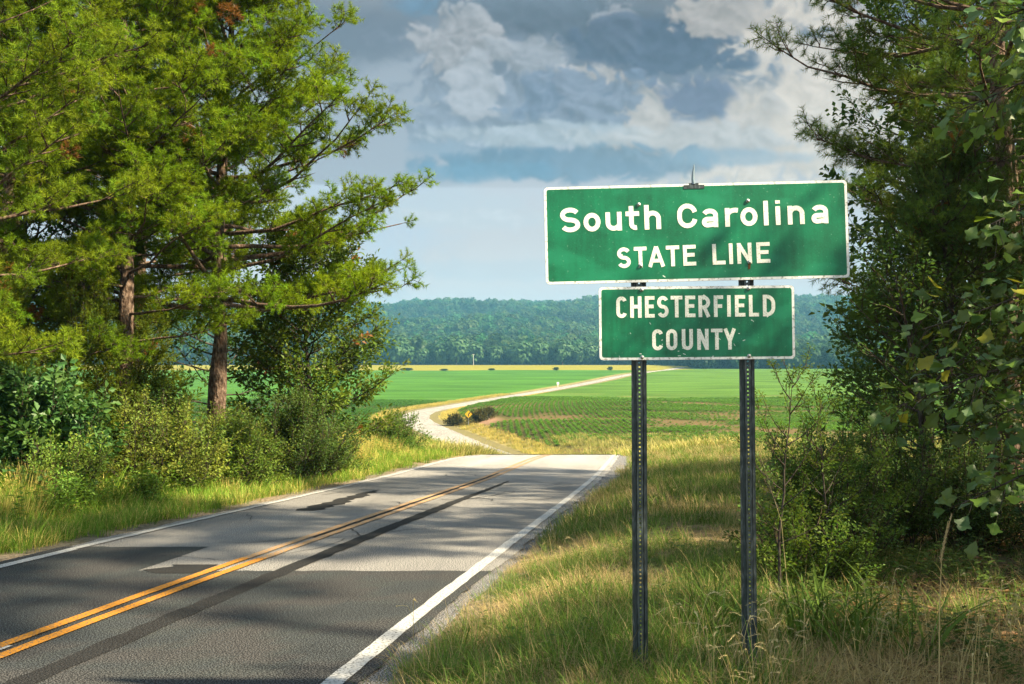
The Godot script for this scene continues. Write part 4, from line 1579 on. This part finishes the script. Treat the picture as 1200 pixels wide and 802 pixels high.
func build_left_trees() -> void:
	var pine: Array[ArrayMesh] = [pine_spray(101, 44, 0.011, 0.095), pine_spray(102, 40, 0.011, 0.095)]
	var pine_l: Array[ArrayMesh] = [pine_spray(103, 44, 0.009, 0.095), pine_spray(104, 44, 0.009, 0.095)]
	var cedar: Array[ArrayMesh] = [cedar_spray(111, 26, 0.016), cedar_spray(112, 24, 0.016)]
	var oak: Array[ArrayMesh] = [leaf_spray(121, 15, 0.14, 0.085, 0.5), leaf_spray(122, 15, 0.13, 0.08, 0.5)]
	var small: Array[ArrayMesh] = [leaf_spray(123, 18, 0.085, 0.05, 0.4), leaf_spray(124, 18, 0.08, 0.048, 0.4)]
	var big: Array[ArrayMesh] = [leaf_spray(125, 13, 0.17, 0.12, 0.45, gloss_leaf), leaf_spray(126, 12, 0.16, 0.11, 0.45, gloss_leaf)]
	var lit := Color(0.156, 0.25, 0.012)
	var group := "pines at the left edge of the woods"
	grow("pine_tree", "tall pine with bare leaning trunk and long right-hand limbs over the bend", "tree", group, G(-7.45, 27.0), 201,
		{"h": 15.0, "r": 0.235, "lean": Vector2(0.5, 0.2), "first": 0.27, "limbs": 104, "size": 1.2, "prof": cone([0.27, 5.2, 0.31, 5.7, 0.42, 5.5, 0.51, 4.4, 0.63, 3.3, 0.78, 2.5, 1.0, 0.4]),
		"up0": -9.0, "up1": 45.0, "curl": 12.0, "step": 0.2, "sec": 1.0, "spray": pine, "tint": lit, "vary": 0.22, "brown": 0.012, "gaps": -0.15, "freq": 0.85, "pack": 0.85})
	grow("pine_tree", "pine with straight grey-brown trunk left of the leaning pine", "tree", group, G(-8.7, 24.0), 202,
		{"h": 16.0, "r": 0.2, "lean": Vector2(-0.1, 0.0), "first": 0.2, "limbs": 84, "size": 1.15, "prof": cone([0.2, 2.9, 0.4, 3.3, 0.6, 2.9, 0.8, 2.0, 1.0, 0.3]),
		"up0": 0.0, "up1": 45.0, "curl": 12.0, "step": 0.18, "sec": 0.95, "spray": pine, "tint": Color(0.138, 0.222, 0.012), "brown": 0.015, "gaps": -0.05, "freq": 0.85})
	grow("pine_tree", "pine at the left border of the view behind yellow-green sprays", "tree", group, G(-11.0, 23.0), 203,
		{"h": 15.0, "r": 0.2, "first": 0.18, "limbs": 80, "size": 1.15, "prof": cone([0.18, 3.0, 0.4, 3.4, 0.7, 2.6, 1.0, 0.3]),
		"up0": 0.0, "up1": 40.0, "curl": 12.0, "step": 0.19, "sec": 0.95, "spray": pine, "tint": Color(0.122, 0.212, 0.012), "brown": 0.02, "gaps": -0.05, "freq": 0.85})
	grow("pine_tree", "nearest pine on the left, its long bare-based limbs reaching in from the border", "tree", group, G(-9.6, 17.0), 204,
		{"h": 13.0, "r": 0.2, "first": 0.2, "limbs": 56, "size": 1.1, "prof": cone([0.2, 2.8, 0.34, 4.3, 0.5, 3.4, 1.0, 0.4]),
		"up0": 4.0, "up1": 40.0, "curl": 8.0, "bare": 0.36, "step": 0.17, "sec": 0.9, "spray": pine_l, "tint": Color(0.168, 0.25, 0.018), "brown": 0.008, "gaps": -0.05, "freq": 0.8})
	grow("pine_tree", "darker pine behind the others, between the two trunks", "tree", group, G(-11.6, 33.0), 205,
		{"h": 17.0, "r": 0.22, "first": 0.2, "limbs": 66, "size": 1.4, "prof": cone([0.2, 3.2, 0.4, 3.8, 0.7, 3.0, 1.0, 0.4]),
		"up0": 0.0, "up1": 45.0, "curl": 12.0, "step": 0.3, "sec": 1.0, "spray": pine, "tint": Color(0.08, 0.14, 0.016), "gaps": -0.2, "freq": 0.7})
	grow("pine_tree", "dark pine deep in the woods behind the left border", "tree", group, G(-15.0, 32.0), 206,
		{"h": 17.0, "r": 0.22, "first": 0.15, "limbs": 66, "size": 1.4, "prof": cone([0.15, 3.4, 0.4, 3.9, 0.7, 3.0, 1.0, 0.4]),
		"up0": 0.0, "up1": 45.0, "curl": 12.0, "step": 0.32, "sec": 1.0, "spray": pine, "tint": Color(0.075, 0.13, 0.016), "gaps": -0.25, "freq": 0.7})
	# red cedars under the pines
	var juniper := Color(0.125, 0.18, 0.02)
	var cs := cone([0.03, 1.0, 0.2, 1.35, 0.5, 1.1, 0.8, 0.6, 1.0, 0.15])
	for q in [[-9.3, 22.6, 5.0, 211, "broad yellow-green cedar below the pine trunks"], [-8.6, 24.6, 4.2, 212, "smaller bright cedar next to the leaning pine trunk"], [-10.6, 22.0, 4.6, 213, "cedar at the left border of the view"]]:
		grow("cedar_tree", q[4], "tree", "cedars under the left pines", G(q[0], q[1]), q[3],
			{"h": q[2], "r": 0.09, "first": 0.03, "limbs": 74, "prof": cs, "up0": 18.0, "up1": 62.0, "curl": 16.0, "step": 0.13, "bare": 0.2, "sec": 0.42, "spray": cedar, "size": 0.9, "tint": juniper, "vary": 0.2, "brown": 0.01, "gaps": -0.4, "bark": bark_grey, "thick": 0.009})
	# broad-leaved trees
	grow("oak_tree", "spreading leafy oak behind the leaning pine, above the field", "tree", "", G(-5.9, 31.0), 221,
		{"h": 6.6, "r": 0.11, "first": 0.14, "limbs": 62, "prof": cone([0.14, 2.2, 0.35, 2.7, 0.75, 2.1, 1.0, 0.5]), "up0": 5.0, "up1": 60.0, "curl": 10.0, "step": 0.15, "sec": 0.9, "spray": oak, "size": 1.15, "tint": Color(0.095, 0.155, 0.02), "vary": 0.3, "brown": 0.02, "gaps": -0.55, "bark": bark_grey})
	grow("hardwood_tree", "dense green hardwood filling the woods behind the cedars", "tree", "", G(-13.0, 28.0), 222,
		{"h": 9.0, "r": 0.15, "first": 0.12, "limbs": 46, "prof": cone([0.12, 2.9, 0.5, 3.4, 0.8, 2.4, 1.0, 0.5]), "up0": 5.0, "up1": 60.0, "curl": 10.0, "step": 0.36, "sec": 1.0, "spray": oak, "size": 1.25, "tint": Color(0.05, 0.105, 0.018), "vary": 0.3, "gaps": -0.5, "bark": bark_grey})
	grow("hardwood_tree", "green hardwood between the leaning pine and the straight pine, further back", "tree", "", G(-10.2, 37.0), 223,
		{"h": 9.5, "r": 0.15, "first": 0.06, "limbs": 46, "prof": cone([0.06, 2.6, 0.4, 3.2, 0.8, 2.4, 1.0, 0.5]), "up0": 5.0, "up1": 60.0, "curl": 10.0, "step": 0.36, "sec": 1.0, "spray": oak, "size": 1.3, "tint": Color(0.05, 0.115, 0.03), "vary": 0.3, "gaps": -0.4, "bark": bark_grey})
	grow("hardwood_tree", "shaded hardwood at the far left behind the cedar", "tree", "", G(-17.5, 27.0), 224,
		{"h": 9.0, "r": 0.15, "first": 0.05, "limbs": 42, "prof": cone([0.05, 3.0, 0.5, 3.4, 0.8, 2.4, 1.0, 0.5]), "up0": 5.0, "up1": 60.0, "curl": 10.0, "step": 0.4, "sec": 1.0, "spray": oak, "size": 1.3, "tint": Color(0.045, 0.095, 0.018), "vary": 0.3, "gaps": -0.5, "bark": bark_grey})
	# shrubs along the edge of the woods
	var dome := cone([0.0, 1.0, 0.6, 1.0, 1.0, 1.25])
	for q in [
		["shrub", "yellow-green bushy shrub at the foot of the straight pine", -7.5, 22.6, 241, 1.75, Color(0.125, 0.17, 0.028), small, 46],
		["shrub", "leafy shrub in front of the leaning pine trunk", -6.4, 24.6, 242, 1.3, Color(0.095, 0.155, 0.022), small, 40],
		["shrub", "tall dark rounded shrub right of the leaning pine", -5.4, 27.2, 243, 1.8, Color(0.06, 0.105, 0.022), small, 54],
		["shrub", "low bright shrub at the edge of the grass, far left", -8.2, 19.6, 244, 1.05, Color(0.12, 0.19, 0.03), small, 30],
		["weed_clump", "bright leafy weed clump in front of the glossy large-leaved shrubs", -7.75, 18.6, 252, 0.6, Color(0.11, 0.20, 0.03), small, 22],
		["weed_clump", "second bright weed clump by the grass below the straight pine", -7.0, 20.4, 253, 0.55, Color(0.10, 0.18, 0.028), small, 22],
		["shrub", "small lone bush beside the road past the left pines", -4.35, 40.0, 245, 1.6, Color(0.07, 0.13, 0.02), small, 44],
		["shrub", "tiny bush right of the lone roadside bush", -4.0, 41.5, 246, 0.6, Color(0.085, 0.15, 0.02), small, 20],
		["shrub", "light green shrub between the dark round shrub and the field", -5.0, 29.5, 247, 1.1, Color(0.085, 0.14, 0.022), small, 30],
		["big_leaf_shrub", "dark glossy large-leaved shrub below the left cedars", -9.3, 20.8, 248, 1.9, Color(0.05, 0.115, 0.03), big, 34],
		["big_leaf_shrub", "glossy large-leaved shrub at the left border", -10.6, 20.5, 249, 2.1, Color(0.05, 0.11, 0.028), big, 34],
		["shrub", "yellowish shrub behind the leafy shrub and the dark one", -6.9, 26.2, 250, 1.5, Color(0.10, 0.15, 0.025), small, 36],
		["shrub", "dense green shrub under the straight pine", -8.4, 24.2, 251, 1.9, Color(0.07, 0.125, 0.022), small, 46],
	]:
		var h: float = q[5] * (1.0 if q[4] in [245, 246, 252, 253] else 1.2)
		grow(q[0], q[1], "shrub", "", G(q[2], q[3]), q[4],
			{"h": h, "r": 0.03, "stems": 5, "foot": 0.25 * h, "limbs": int(q[8] * 1.6), "prof": cone([0.0, h * 0.62, 0.5, h * 0.75, 1.0, h * 0.95]), "up0": 12.0, "up1": 88.0, "curl": 6.0, "step": 0.17, "bare": 0.2, "sec": 0.36 * sqrt(h), "spray": q[7], "size": 0.72 if h < 1.4 else 0.85, "tint": q[6] * 1.3, "vary": 0.28, "gaps": -0.5, "freq": 1.6, "bark": bark_grey, "thick": 0.008, "mass": "foliage"})
	# slim bare stems in the shadow under the left trees
	for k in 6:
		rng.seed = 260 + k
		var x := -12.4 + 0.5 * k + R(-0.2, 0.2)
		var d := 23.4 + R(-0.8, 1.4)
		var o := thing("bare_stem", "slim bare trunk standing in the shadow under the left cedars", "sapling", G(x, d), "bare stems under the left trees")
		var b := MB.new()
		var l := R(-0.25, 0.25)
		b.tube(PackedVector3Array([Vector3(0, -0.1, 0), Vector3(l * 0.3, 1.1, 0.05), Vector3(l, 2.6, 0)]), PackedFloat32Array([0.05, 0.04, 0.025]), 7, 0.2, fn)
		put("stem", b.mesh(bark_grey), o)

# ---------------------------------------------------------------- the woods on the right
func build_right_trees() -> void:
	var pine: Array[ArrayMesh] = [pine_spray(131, 40, 0.006, 0.10), pine_spray(132, 40, 0.006, 0.10)]
	var cedar: Array[ArrayMesh] = [cedar_spray(133, 44, 0.010), cedar_spray(134, 40, 0.010)]
	var small: Array[ArrayMesh] = [leaf_spray(135, 18, 0.075, 0.042, 0.4), leaf_spray(136, 20, 0.07, 0.04, 0.4)]
	var tiny: Array[ArrayMesh] = [leaf_spray(137, 32, 0.062, 0.034, 0.36), leaf_spray(138, 30, 0.066, 0.036, 0.36)]
	var oak: Array[ArrayMesh] = [leaf_spray(139, 16, 0.15, 0.10, 0.6), leaf_spray(140, 16, 0.15, 0.10, 0.6)]
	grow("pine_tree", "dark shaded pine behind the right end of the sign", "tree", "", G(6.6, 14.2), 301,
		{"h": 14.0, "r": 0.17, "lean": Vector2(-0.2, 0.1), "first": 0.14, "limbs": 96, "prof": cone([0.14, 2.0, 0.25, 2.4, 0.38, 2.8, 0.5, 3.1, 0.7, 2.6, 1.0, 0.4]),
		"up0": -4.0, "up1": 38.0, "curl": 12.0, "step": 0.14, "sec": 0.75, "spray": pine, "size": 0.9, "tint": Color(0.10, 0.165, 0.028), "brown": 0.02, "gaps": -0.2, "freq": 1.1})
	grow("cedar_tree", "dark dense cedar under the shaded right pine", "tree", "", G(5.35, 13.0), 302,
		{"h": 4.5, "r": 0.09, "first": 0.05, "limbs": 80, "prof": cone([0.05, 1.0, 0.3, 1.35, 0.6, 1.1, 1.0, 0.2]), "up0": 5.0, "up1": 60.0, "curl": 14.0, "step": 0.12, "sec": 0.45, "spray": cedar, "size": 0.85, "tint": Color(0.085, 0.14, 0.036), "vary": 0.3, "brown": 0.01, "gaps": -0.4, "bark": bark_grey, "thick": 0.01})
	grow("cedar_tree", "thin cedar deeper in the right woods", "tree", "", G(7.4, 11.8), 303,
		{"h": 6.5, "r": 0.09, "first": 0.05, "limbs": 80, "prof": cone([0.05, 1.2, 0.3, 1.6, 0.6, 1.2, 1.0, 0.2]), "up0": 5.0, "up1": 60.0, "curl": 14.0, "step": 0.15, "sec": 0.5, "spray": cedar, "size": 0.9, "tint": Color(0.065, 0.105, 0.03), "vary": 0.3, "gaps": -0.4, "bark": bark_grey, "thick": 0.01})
	grow("hardwood_tree", "small leafy hardwood leaning over the field edge right of the sign", "tree", "", G(4.75, 12.2), 304,
		{"h": 3.1, "r": 0.05, "lean": Vector2(-0.35, 0.0), "first": 0.3, "limbs": 30, "prof": cone([0.3, 0.9, 0.6, 1.05, 1.0, 0.4]), "up0": 0.0, "up1": 55.0, "curl": 6.0, "step": 0.15, "sec": 0.45, "spray": small, "size": 0.8, "tint": Color(0.06, 0.115, 0.026), "vary": 0.35, "gaps": -0.3, "bark": bark_grey})
	for q in [
		["shrub", "rounded bush of small leaves right of the right sign post", 3.0, 10.2, 311, 1.25, Color(0.085, 0.15, 0.03), tiny, 44],
		["shrub", "taller dark bush below the leaning hardwood", 3.75, 11.2, 312, 1.45, Color(0.07, 0.125, 0.03), tiny, 48],
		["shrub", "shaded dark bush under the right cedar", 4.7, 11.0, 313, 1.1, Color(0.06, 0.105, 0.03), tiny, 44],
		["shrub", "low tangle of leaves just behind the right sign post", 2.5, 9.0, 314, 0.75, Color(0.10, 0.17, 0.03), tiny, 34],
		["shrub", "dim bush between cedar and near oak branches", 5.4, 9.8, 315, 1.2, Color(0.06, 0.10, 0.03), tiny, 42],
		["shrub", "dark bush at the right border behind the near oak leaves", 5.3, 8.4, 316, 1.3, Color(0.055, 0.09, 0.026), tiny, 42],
	]:
		var h: float = q[5]
		grow(q[0], q[1], "shrub", "", G(q[2], q[3]), q[4],
			{"h": h, "r": 0.02, "stems": 5, "foot": 0.3 * h, "limbs": q[8], "prof": cone([0.0, h * 0.6, 0.5, h * 0.72, 1.0, h * 0.95]), "up0": 10.0, "up1": 88.0, "curl": 6.0, "step": 0.12, "bare": 0.2, "sec": 0.3 * sqrt(h), "spray": q[7], "size": 0.62, "tint": q[6], "vary": 0.3, "gaps": -0.35, "freq": 2.2, "bark": bark_grey, "thick": 0.007, "mass": "foliage"})
	# slender saplings whose tips stand against the field
	for q in [[2.12, 8.5, 321, 2.0, 0.4, "slender sapling with tiny leaves just right of the right sign post"], [2.75, 9.3, 322, 1.75, -0.3, "second thin sapling behind the slender one by the post"]]:
		grow("sapling", q[5], "sapling", "", G(q[0], q[1]), q[2],
			{"h": q[3], "r": 0.014, "lean": Vector2(q[4] * 0.3, 0), "first": 0.25, "limbs": 15, "prof": cone([0.25, 0.55, 0.6, 0.5, 1.0, 0.15]), "up0": 20.0, "up1": 60.0, "curl": 10.0, "step": 0.10, "sec": 0.12, "bare": 0.2, "spray": tiny, "size": 0.46, "tint": Color(0.09, 0.15, 0.026), "vary": 0.3, "gaps": -0.6, "bark": bark_grey, "thick": 0.006})
	# taller woods further in; they shade the verge, the sign and the near road
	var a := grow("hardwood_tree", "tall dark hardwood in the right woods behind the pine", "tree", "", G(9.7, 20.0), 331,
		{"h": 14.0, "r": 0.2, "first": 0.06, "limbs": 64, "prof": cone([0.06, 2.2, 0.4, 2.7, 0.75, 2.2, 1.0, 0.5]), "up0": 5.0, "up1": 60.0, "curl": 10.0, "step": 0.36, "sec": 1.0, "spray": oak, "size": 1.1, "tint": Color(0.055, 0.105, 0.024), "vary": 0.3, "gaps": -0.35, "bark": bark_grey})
	for q in [[11.4, 26.0, 2.0, 0.95, "tall hardwood at the far end of the right woods"], [14.5, 22.0, 4.0, 1.1, "hardwood deep in the right woods"], [8.9, 23.0, 5.0, 0.8, "hardwood seen through the gap beside the shaded pine"]]:
		again(a, q[4], G(q[0], q[1]), q[2], q[3])
	var low := grow("understory_tree", "low spreading tree at the right border behind the near oak", "tree", "", G(7.2, 8.6), 341,
		{"h": 4.8, "r": 0.07, "first": 0.12, "limbs": 40, "prof": cone([0.12, 1.6, 0.5, 2.0, 0.8, 1.5, 1.0, 0.4]), "up0": 5.0, "up1": 60.0, "curl": 8.0, "step": 0.3, "sec": 0.8, "spray": oak, "tint": Color(0.045, 0.085, 0.02), "vary": 0.3, "gaps": -0.4, "bark": bark_grey})
	for q in [[6.9, 4.4, 2.0, 0.9, "low spreading tree beside the viewer to the right"], [7.6, 17.0, 1.0, 1.25, "broad low tree between the shaded pine and the field"]]:
		again(low, q[4], G(q[0], q[1]), q[2], q[3])
	# tall pines with high crowns: the near road lies in their shade
	var rough: Array[ArrayMesh] = [pine_spray(143, 30, 0.016, 0.12), pine_spray(144, 30, 0.016, 0.12)]
	var high := grow("tall_pine_tree", "tall pine with a high crown beside the viewer on the right", "tree", "", G(9.6, 5.0), 345,
		{"h": 18.0, "r": 0.24, "first": 0.70, "limbs": 27, "prof": cone([0.70, 2.4, 0.8, 3.0, 0.92, 2.0, 1.0, 0.5]), "up0": 0.0, "up1": 45.0, "curl": 10.0, "step": 0.3, "sec": 1.0, "spray": rough, "size": 1.6, "tint": Color(0.07, 0.115, 0.02), "gaps": -0.1, "freq": 0.8})
	for q in [[11.2, 9.0, 2.0, 1.0, "tall pine with a high crown behind the near oak"], [9.0, 0.2, 4.0, 0.95, "tall pine with a high crown just behind the viewer"]]:
		again(high, q[4], G(q[0], q[1]), q[2], q[3])

func oak_leaf(sd: int, tint: Color) -> ArrayMesh:           # wedge-shaped leaf with three shallow lobes, 0.12 long along +y, facing +z
	rng.seed = sd
	var b := MB.new()
	b.use_c = true
	b.col = tint
	var half := [[0.02, 0.0], [0.09, 0.08], [0.19, 0.22], [0.27, 0.36], [0.27, 0.45], [0.36, 0.54], [0.47, 0.64], [0.49, 0.73], [0.40, 0.80], [0.28, 0.82], [0.25, 0.88], [0.22, 0.97], [0.12, 1.06], [0.0, 1.09]]
	var l := 0.125
	var cup := R(0.1, 0.5)
	var roll := R(-0.5, 0.25)
	for s in [-1.0, 1.0]:
		var prev_m := Vector3.ZERO
		var prev_o := Vector3.ZERO
		for k in half.size():
			var y: float = half[k][1]
			var w: float = half[k][0] * R(0.86, 1.12)
			var zc := roll * y * y * l + 0.05 * l * sin(y * 5.0 + float(sd))
			var m := Vector3(0, minf(y, 1.0) * l, zc)
			var o := Vector3(s * w * l, y * l, zc + cup * w * l * 0.8)
			if k > 0:
				if s < 0:
					b.quad(prev_m, prev_o, o, m)
				else:
					b.quad(prev_m, m, o, prev_o)
			prev_m = m
			prev_o = o
	b.quad(Vector3(-0.0012, -0.03, 0), Vector3(-0.0012, 0.0, 0), Vector3(0.0012, 0, 0), Vector3(0.0012, -0.03, 0))
	return b.mesh(gloss_leaf)

func build_near_oak() -> void:
	var oak: Array[ArrayMesh] = [leaf_spray(141, 15, 0.12, 0.085, 0.5, gloss_leaf), leaf_spray(142, 15, 0.12, 0.085, 0.5, gloss_leaf)]
	var base := G(4.6, 5.4)
	var o := grow("near_oak_tree", "oak with large glossy leaves reaching in from the right border", "tree", "", base, 351,
		{"h": 4.7, "r": 0.11, "lean": Vector2(0.2, 0.0), "first": 0.3, "limbs": 30, "prof": cone([0.3, 1.5, 0.5, 1.9, 0.75, 1.7, 1.0, 0.4]), "up0": 12.0, "up1": 60.0, "curl": 10.0, "step": 0.3, "sec": 0.8, "spray": oak, "size": 1.0, "tint": Color(0.055, 0.10, 0.022), "vary": 0.3, "gaps": -0.4, "bark": bark_grey})
	var leaves: Array[ArrayMesh] = []
	var tints := [Color(0.085, 0.165, 0.04), Color(0.11, 0.19, 0.03), Color(0.07, 0.145, 0.05), Color(0.15, 0.22, 0.024), Color(0.055, 0.11, 0.03), Color(0.085, 0.13, 0.022), Color(0.20, 0.20, 0.02), Color(0.065, 0.12, 0.04)]
	for k in tints.size():
		leaves.append(oak_leaf(700 + k, tints[k]))
	rng.seed = 360
	var more: Array[Transform3D] = []
	var tints2 := PackedColorArray()
	# branches in view: start and tip as x, height, distance; leaves; share of yellow leaves, raised on the first to look sunlit
	for q in [
		[4.3, 2.9, 5.5, 2.16, 2.42, 5.6, 46, 0.45], [4.4, 2.5, 5.3, 2.05, 2.02, 5.7, 54, 0.06], [4.4, 1.9, 5.3, 2.28, 1.56, 5.4, 44, 0.0],
		[4.3, 4.3, 5.4, 2.5, 4.02, 5.5, 34, 0.05], [4.3, 3.9, 5.6, 2.36, 3.62, 5.6, 40, 0.05], [4.3, 3.2, 5.5, 2.45, 2.98, 5.5, 46, 0.03], [4.4, 2.2, 5.9, 2.5, 1.92, 5.9, 30, 0.0],
	]:
		var from := Vector3(q[0], q[1], -q[2]) - base
		var tip := Vector3(q[3], q[4], -q[5]) - base
		var pts := PackedVector3Array()
		var rr := PackedFloat32Array()
		for k in 7:
			var s := k / 6.0
			pts.append(from.lerp(tip, s) + Vector3(0, 0.16 * sin(s * PI) + R(-0.025, 0.025), R(-0.03, 0.03)))
			rr.append(lerpf(0.016, 0.003, s))
		var b := MB.new()
		b.tube(pts, rr, 5)
		var spots: Array = []
		for k in q[6]:
			var s: float = 0.36 + 0.64 * pow(float(k) / q[6], 0.9)
			var f := s * 6
			var kk := mini(int(f), 5)
			var at := pts[kk].lerp(pts[kk + 1], f - kk)
			var dv := (pts[kk + 1] - pts[kk]).normalized()
			var lat := (perp(dv) * R(-1, 1) + Vector3(0, R(-0.9, 0.7), 0)).normalized()
			var twig := at + (dv * R(0.2, 0.9) + lat).normalized() * R(0.05, 0.3)
			b.tube(PackedVector3Array([at, twig]), PackedFloat32Array([0.003, 0.0015]), 3)
			spots.append([twig, (dv * 0.7 + lat * 0.8 + rand_dir() * 0.4 + Vector3(0, -0.2, 0)).normalized()])
		var br := put("branch", b.mesh(bark_grey), o)
		for sp in spots:
			var y: Vector3 = sp[1]
			var z := (Vector3(0.1, 1.0, 0.45) + rand_dir() * 0.75)
			z = (z - y * z.dot(y)).normalized()
			var x := y.cross(z)
			var kind := 6 if rng.randf() < q[7] else rng.randi() % 8
			if kind == 6 and rng.randf() > q[7] * 2.0:
				kind = 1
			var size := R(0.46, 0.8)
			var lf := put("leaf", leaves[kind], br)
			lf.transform = Transform3D(Basis(x * size, y * size, z * size), sp[0] + y * 0.02)
		for k in 110:
			var s := R(0.3, 1.0)
			var f := s * 6
			var kk := mini(int(f), 5)
			var at := pts[kk].lerp(pts[kk + 1], f - kk) + rand_dir() * R(0.03, 0.24)
			var y := (Vector3(-0.6, R(-0.9, 0.5), R(-0.7, 0.9)) + rand_dir() * 0.4).normalized()
			var z := Vector3(0.1, 1.0, 0.45) + rand_dir() * 0.8
			z = (z - y * z.dot(y)).normalized()
			var size := R(0.4, 0.78)
			more.append(Transform3D(Basis(y.cross(z) * size, y * size, z * size), at))
			var g := R(0.7, 1.3)
			tints2.append(Color(g * R(0.9, 1.3), g, g))
	scatter("foliage", oak_leaf(720, Color(0.065, 0.12, 0.03)), more, tints2, o)

func build_stalks() -> void:
	rng.seed = 380
	for q in [[2.28, 5.75, 0.95, 0.04, "tall dry seed stalk standing alone right of the sign"], [1.98, 7.6, 1.5, -0.35, "leaning dry stalk beside the right sign post"]]:
		var o := thing("seed_stalk", q[4], "grass stalk", G(q[0], q[1]))
		var b := MB.new()
		var h: float = q[2]
		var pts := PackedVector3Array([Vector3(0, -0.05, 0), Vector3(q[3] * 0.2, h * 0.5, 0), Vector3(q[3] * 0.6, h * 0.8, 0), Vector3(q[3] + 0.02, h, 0)])
		b.tube(pts, PackedFloat32Array([0.0032, 0.0026, 0.002, 0.0015]), 5)
		put("stalk", b.mesh(matte(Color(0.42, 0.33, 0.15))), o)
		if q[3] < 0:
			continue
		var s := MB.new()
		for k in 170:
			var t := k / 170.0
			var c := pts[2].lerp(pts[3], -0.15 + 1.35 * t) + Vector3(0.015 * t * t, 0, 0)
			var e := (Vector3(0.15, 1, 0) + rand_dir() * 0.7).normalized()
			var sd := perp(e) * 0.003
			s.tri(c - sd, c + e * 0.024 * (1.1 - 0.5 * t), c + sd)
		put("seed_head", s.mesh(matte(Color(0.50, 0.40, 0.22))), o)

func build_field_bushes() -> void:
	var spray: Array[ArrayMesh] = [leaf_spray(151, 14, 0.22, 0.15, 0.5), leaf_spray(152, 14, 0.22, 0.15, 0.5)]
	for q in [[-6.2, 156.0, 401, 1.5, "brown-green bush beside the curve warning sign"], [-8.6, 158.0, 402, 1.4, "dark bush left of the curve warning sign"], [-3.9, 160.0, 403, 1.3, "dark bush on the bare bank right of the warning sign"]]:
		var h: float = q[3]
		grow("bank_bush", q[4], "bush", "", G(q[0] + (1.2 if q[2] == 401 else 0.0), q[1] + 3.0), q[2],
			{"h": h, "r": 0.03, "stems": 4, "foot": 0.5, "limbs": 26, "prof": cone([0.0, h * 1.0, 1.0, h * 0.8]), "up0": 10.0, "up1": 88.0, "step": 0.3, "bare": 0.2, "sec": 0.5, "spray": spray, "size": 1.3, "tint": Color(0.085, 0.085, 0.03), "vary": 0.3, "gaps": -0.6, "bark": bark_grey, "mass": "foliage"})
	var src: Node3D = null
	rng.seed = 410
	var spots := [-92.0, -62.0, -40.0, -12.0, 26.0, 58.0]
	for k in spots.size():
		var x: float = spots[k]
		var label := "small dark bush on the line between the green field and the yellow one"
		if src == null:
			src = grow("field_bush", label, "bush", "bushes along the far field line", G(x, 628.0), 405,
				{"h": 2.0, "r": 0.06, "stems": 4, "foot": 0.9, "limbs": 22, "prof": cone([0.0, 2.4, 1.0, 2.2]), "up0": 10.0, "up1": 88.0, "step": 0.7, "bare": 0.2, "sec": 0.9, "spray": spray, "size": 2.6, "tint": Color(0.05, 0.085, 0.02), "vary": 0.3, "gaps": -0.9, "bark": bark_grey, "mass": "foliage"})
		else:
			again(src, label, G(x, 628.0 + R(-2, 2)), R(-0.3, 0.3)).scale = Vector3(R(0.5, 1.9), R(0.25, 0.6), R(0.5, 1.0))

# ---------------------------------------------------------------- everything
func _ready() -> void:
	fn.seed = 3
	fn.frequency = 1.0
	fn.fractal_type = FastNoiseLite.FRACTAL_NONE
	fb.seed = 8
	fb.frequency = 1.0
	fb.fractal_octaves = 4

	var cam := Camera3D.new()
	cam.name = "camera"
	add_child(cam)
	cam.position = Vector3(0, EYE, 0)
	cam.rotation.x = deg_to_rad(1.787)
	cam.fov = 35.57
	cam.near = 0.1
	cam.far = 9000.0
	cam.current = true

	var exposure := 4.6
	var env := Environment.new()
	env.background_mode = Environment.BG_SKY
	var sky := Sky.new()
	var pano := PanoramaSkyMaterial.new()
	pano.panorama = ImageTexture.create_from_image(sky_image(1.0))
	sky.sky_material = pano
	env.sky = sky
	env.background_energy_multiplier = 1.0 / exposure
	env.tonemap_mode = Environment.TONE_MAPPER_LINEAR
	env.tonemap_exposure = exposure
	env.sdfgi_enabled = true
	env.ssao_enabled = true
	env.ssil_enabled = true
	env.fog_enabled = true
	env.fog_density = 0.00015
	env.fog_light_color = Color(0.50, 0.78, 0.92)
	var we := WorldEnvironment.new()
	we.name = "environment"
	we.environment = env
	add_child(we)

	var sun := DirectionalLight3D.new()
	sun.name = "sun"
	add_child(sun)
	sun.look_at_from_position(Vector3(0.68, 0.69, 0.28) * 50.0, Vector3.ZERO)
	sun.light_energy = 1.35
	sun.light_color = Color(1.0, 0.93, 0.80)
	sun.light_angular_distance = 1.5
	sun.shadow_enabled = true

	make_materials()
	build_ground()
	build_road()
	build_far_wood()
	build_crops()
	build_left_trees()
	build_right_trees()
	build_near_oak()
	build_sign()
	build_curve_sign()
	build_field_bushes()
	build_grass()
	ground_cover()
	build_stalks()
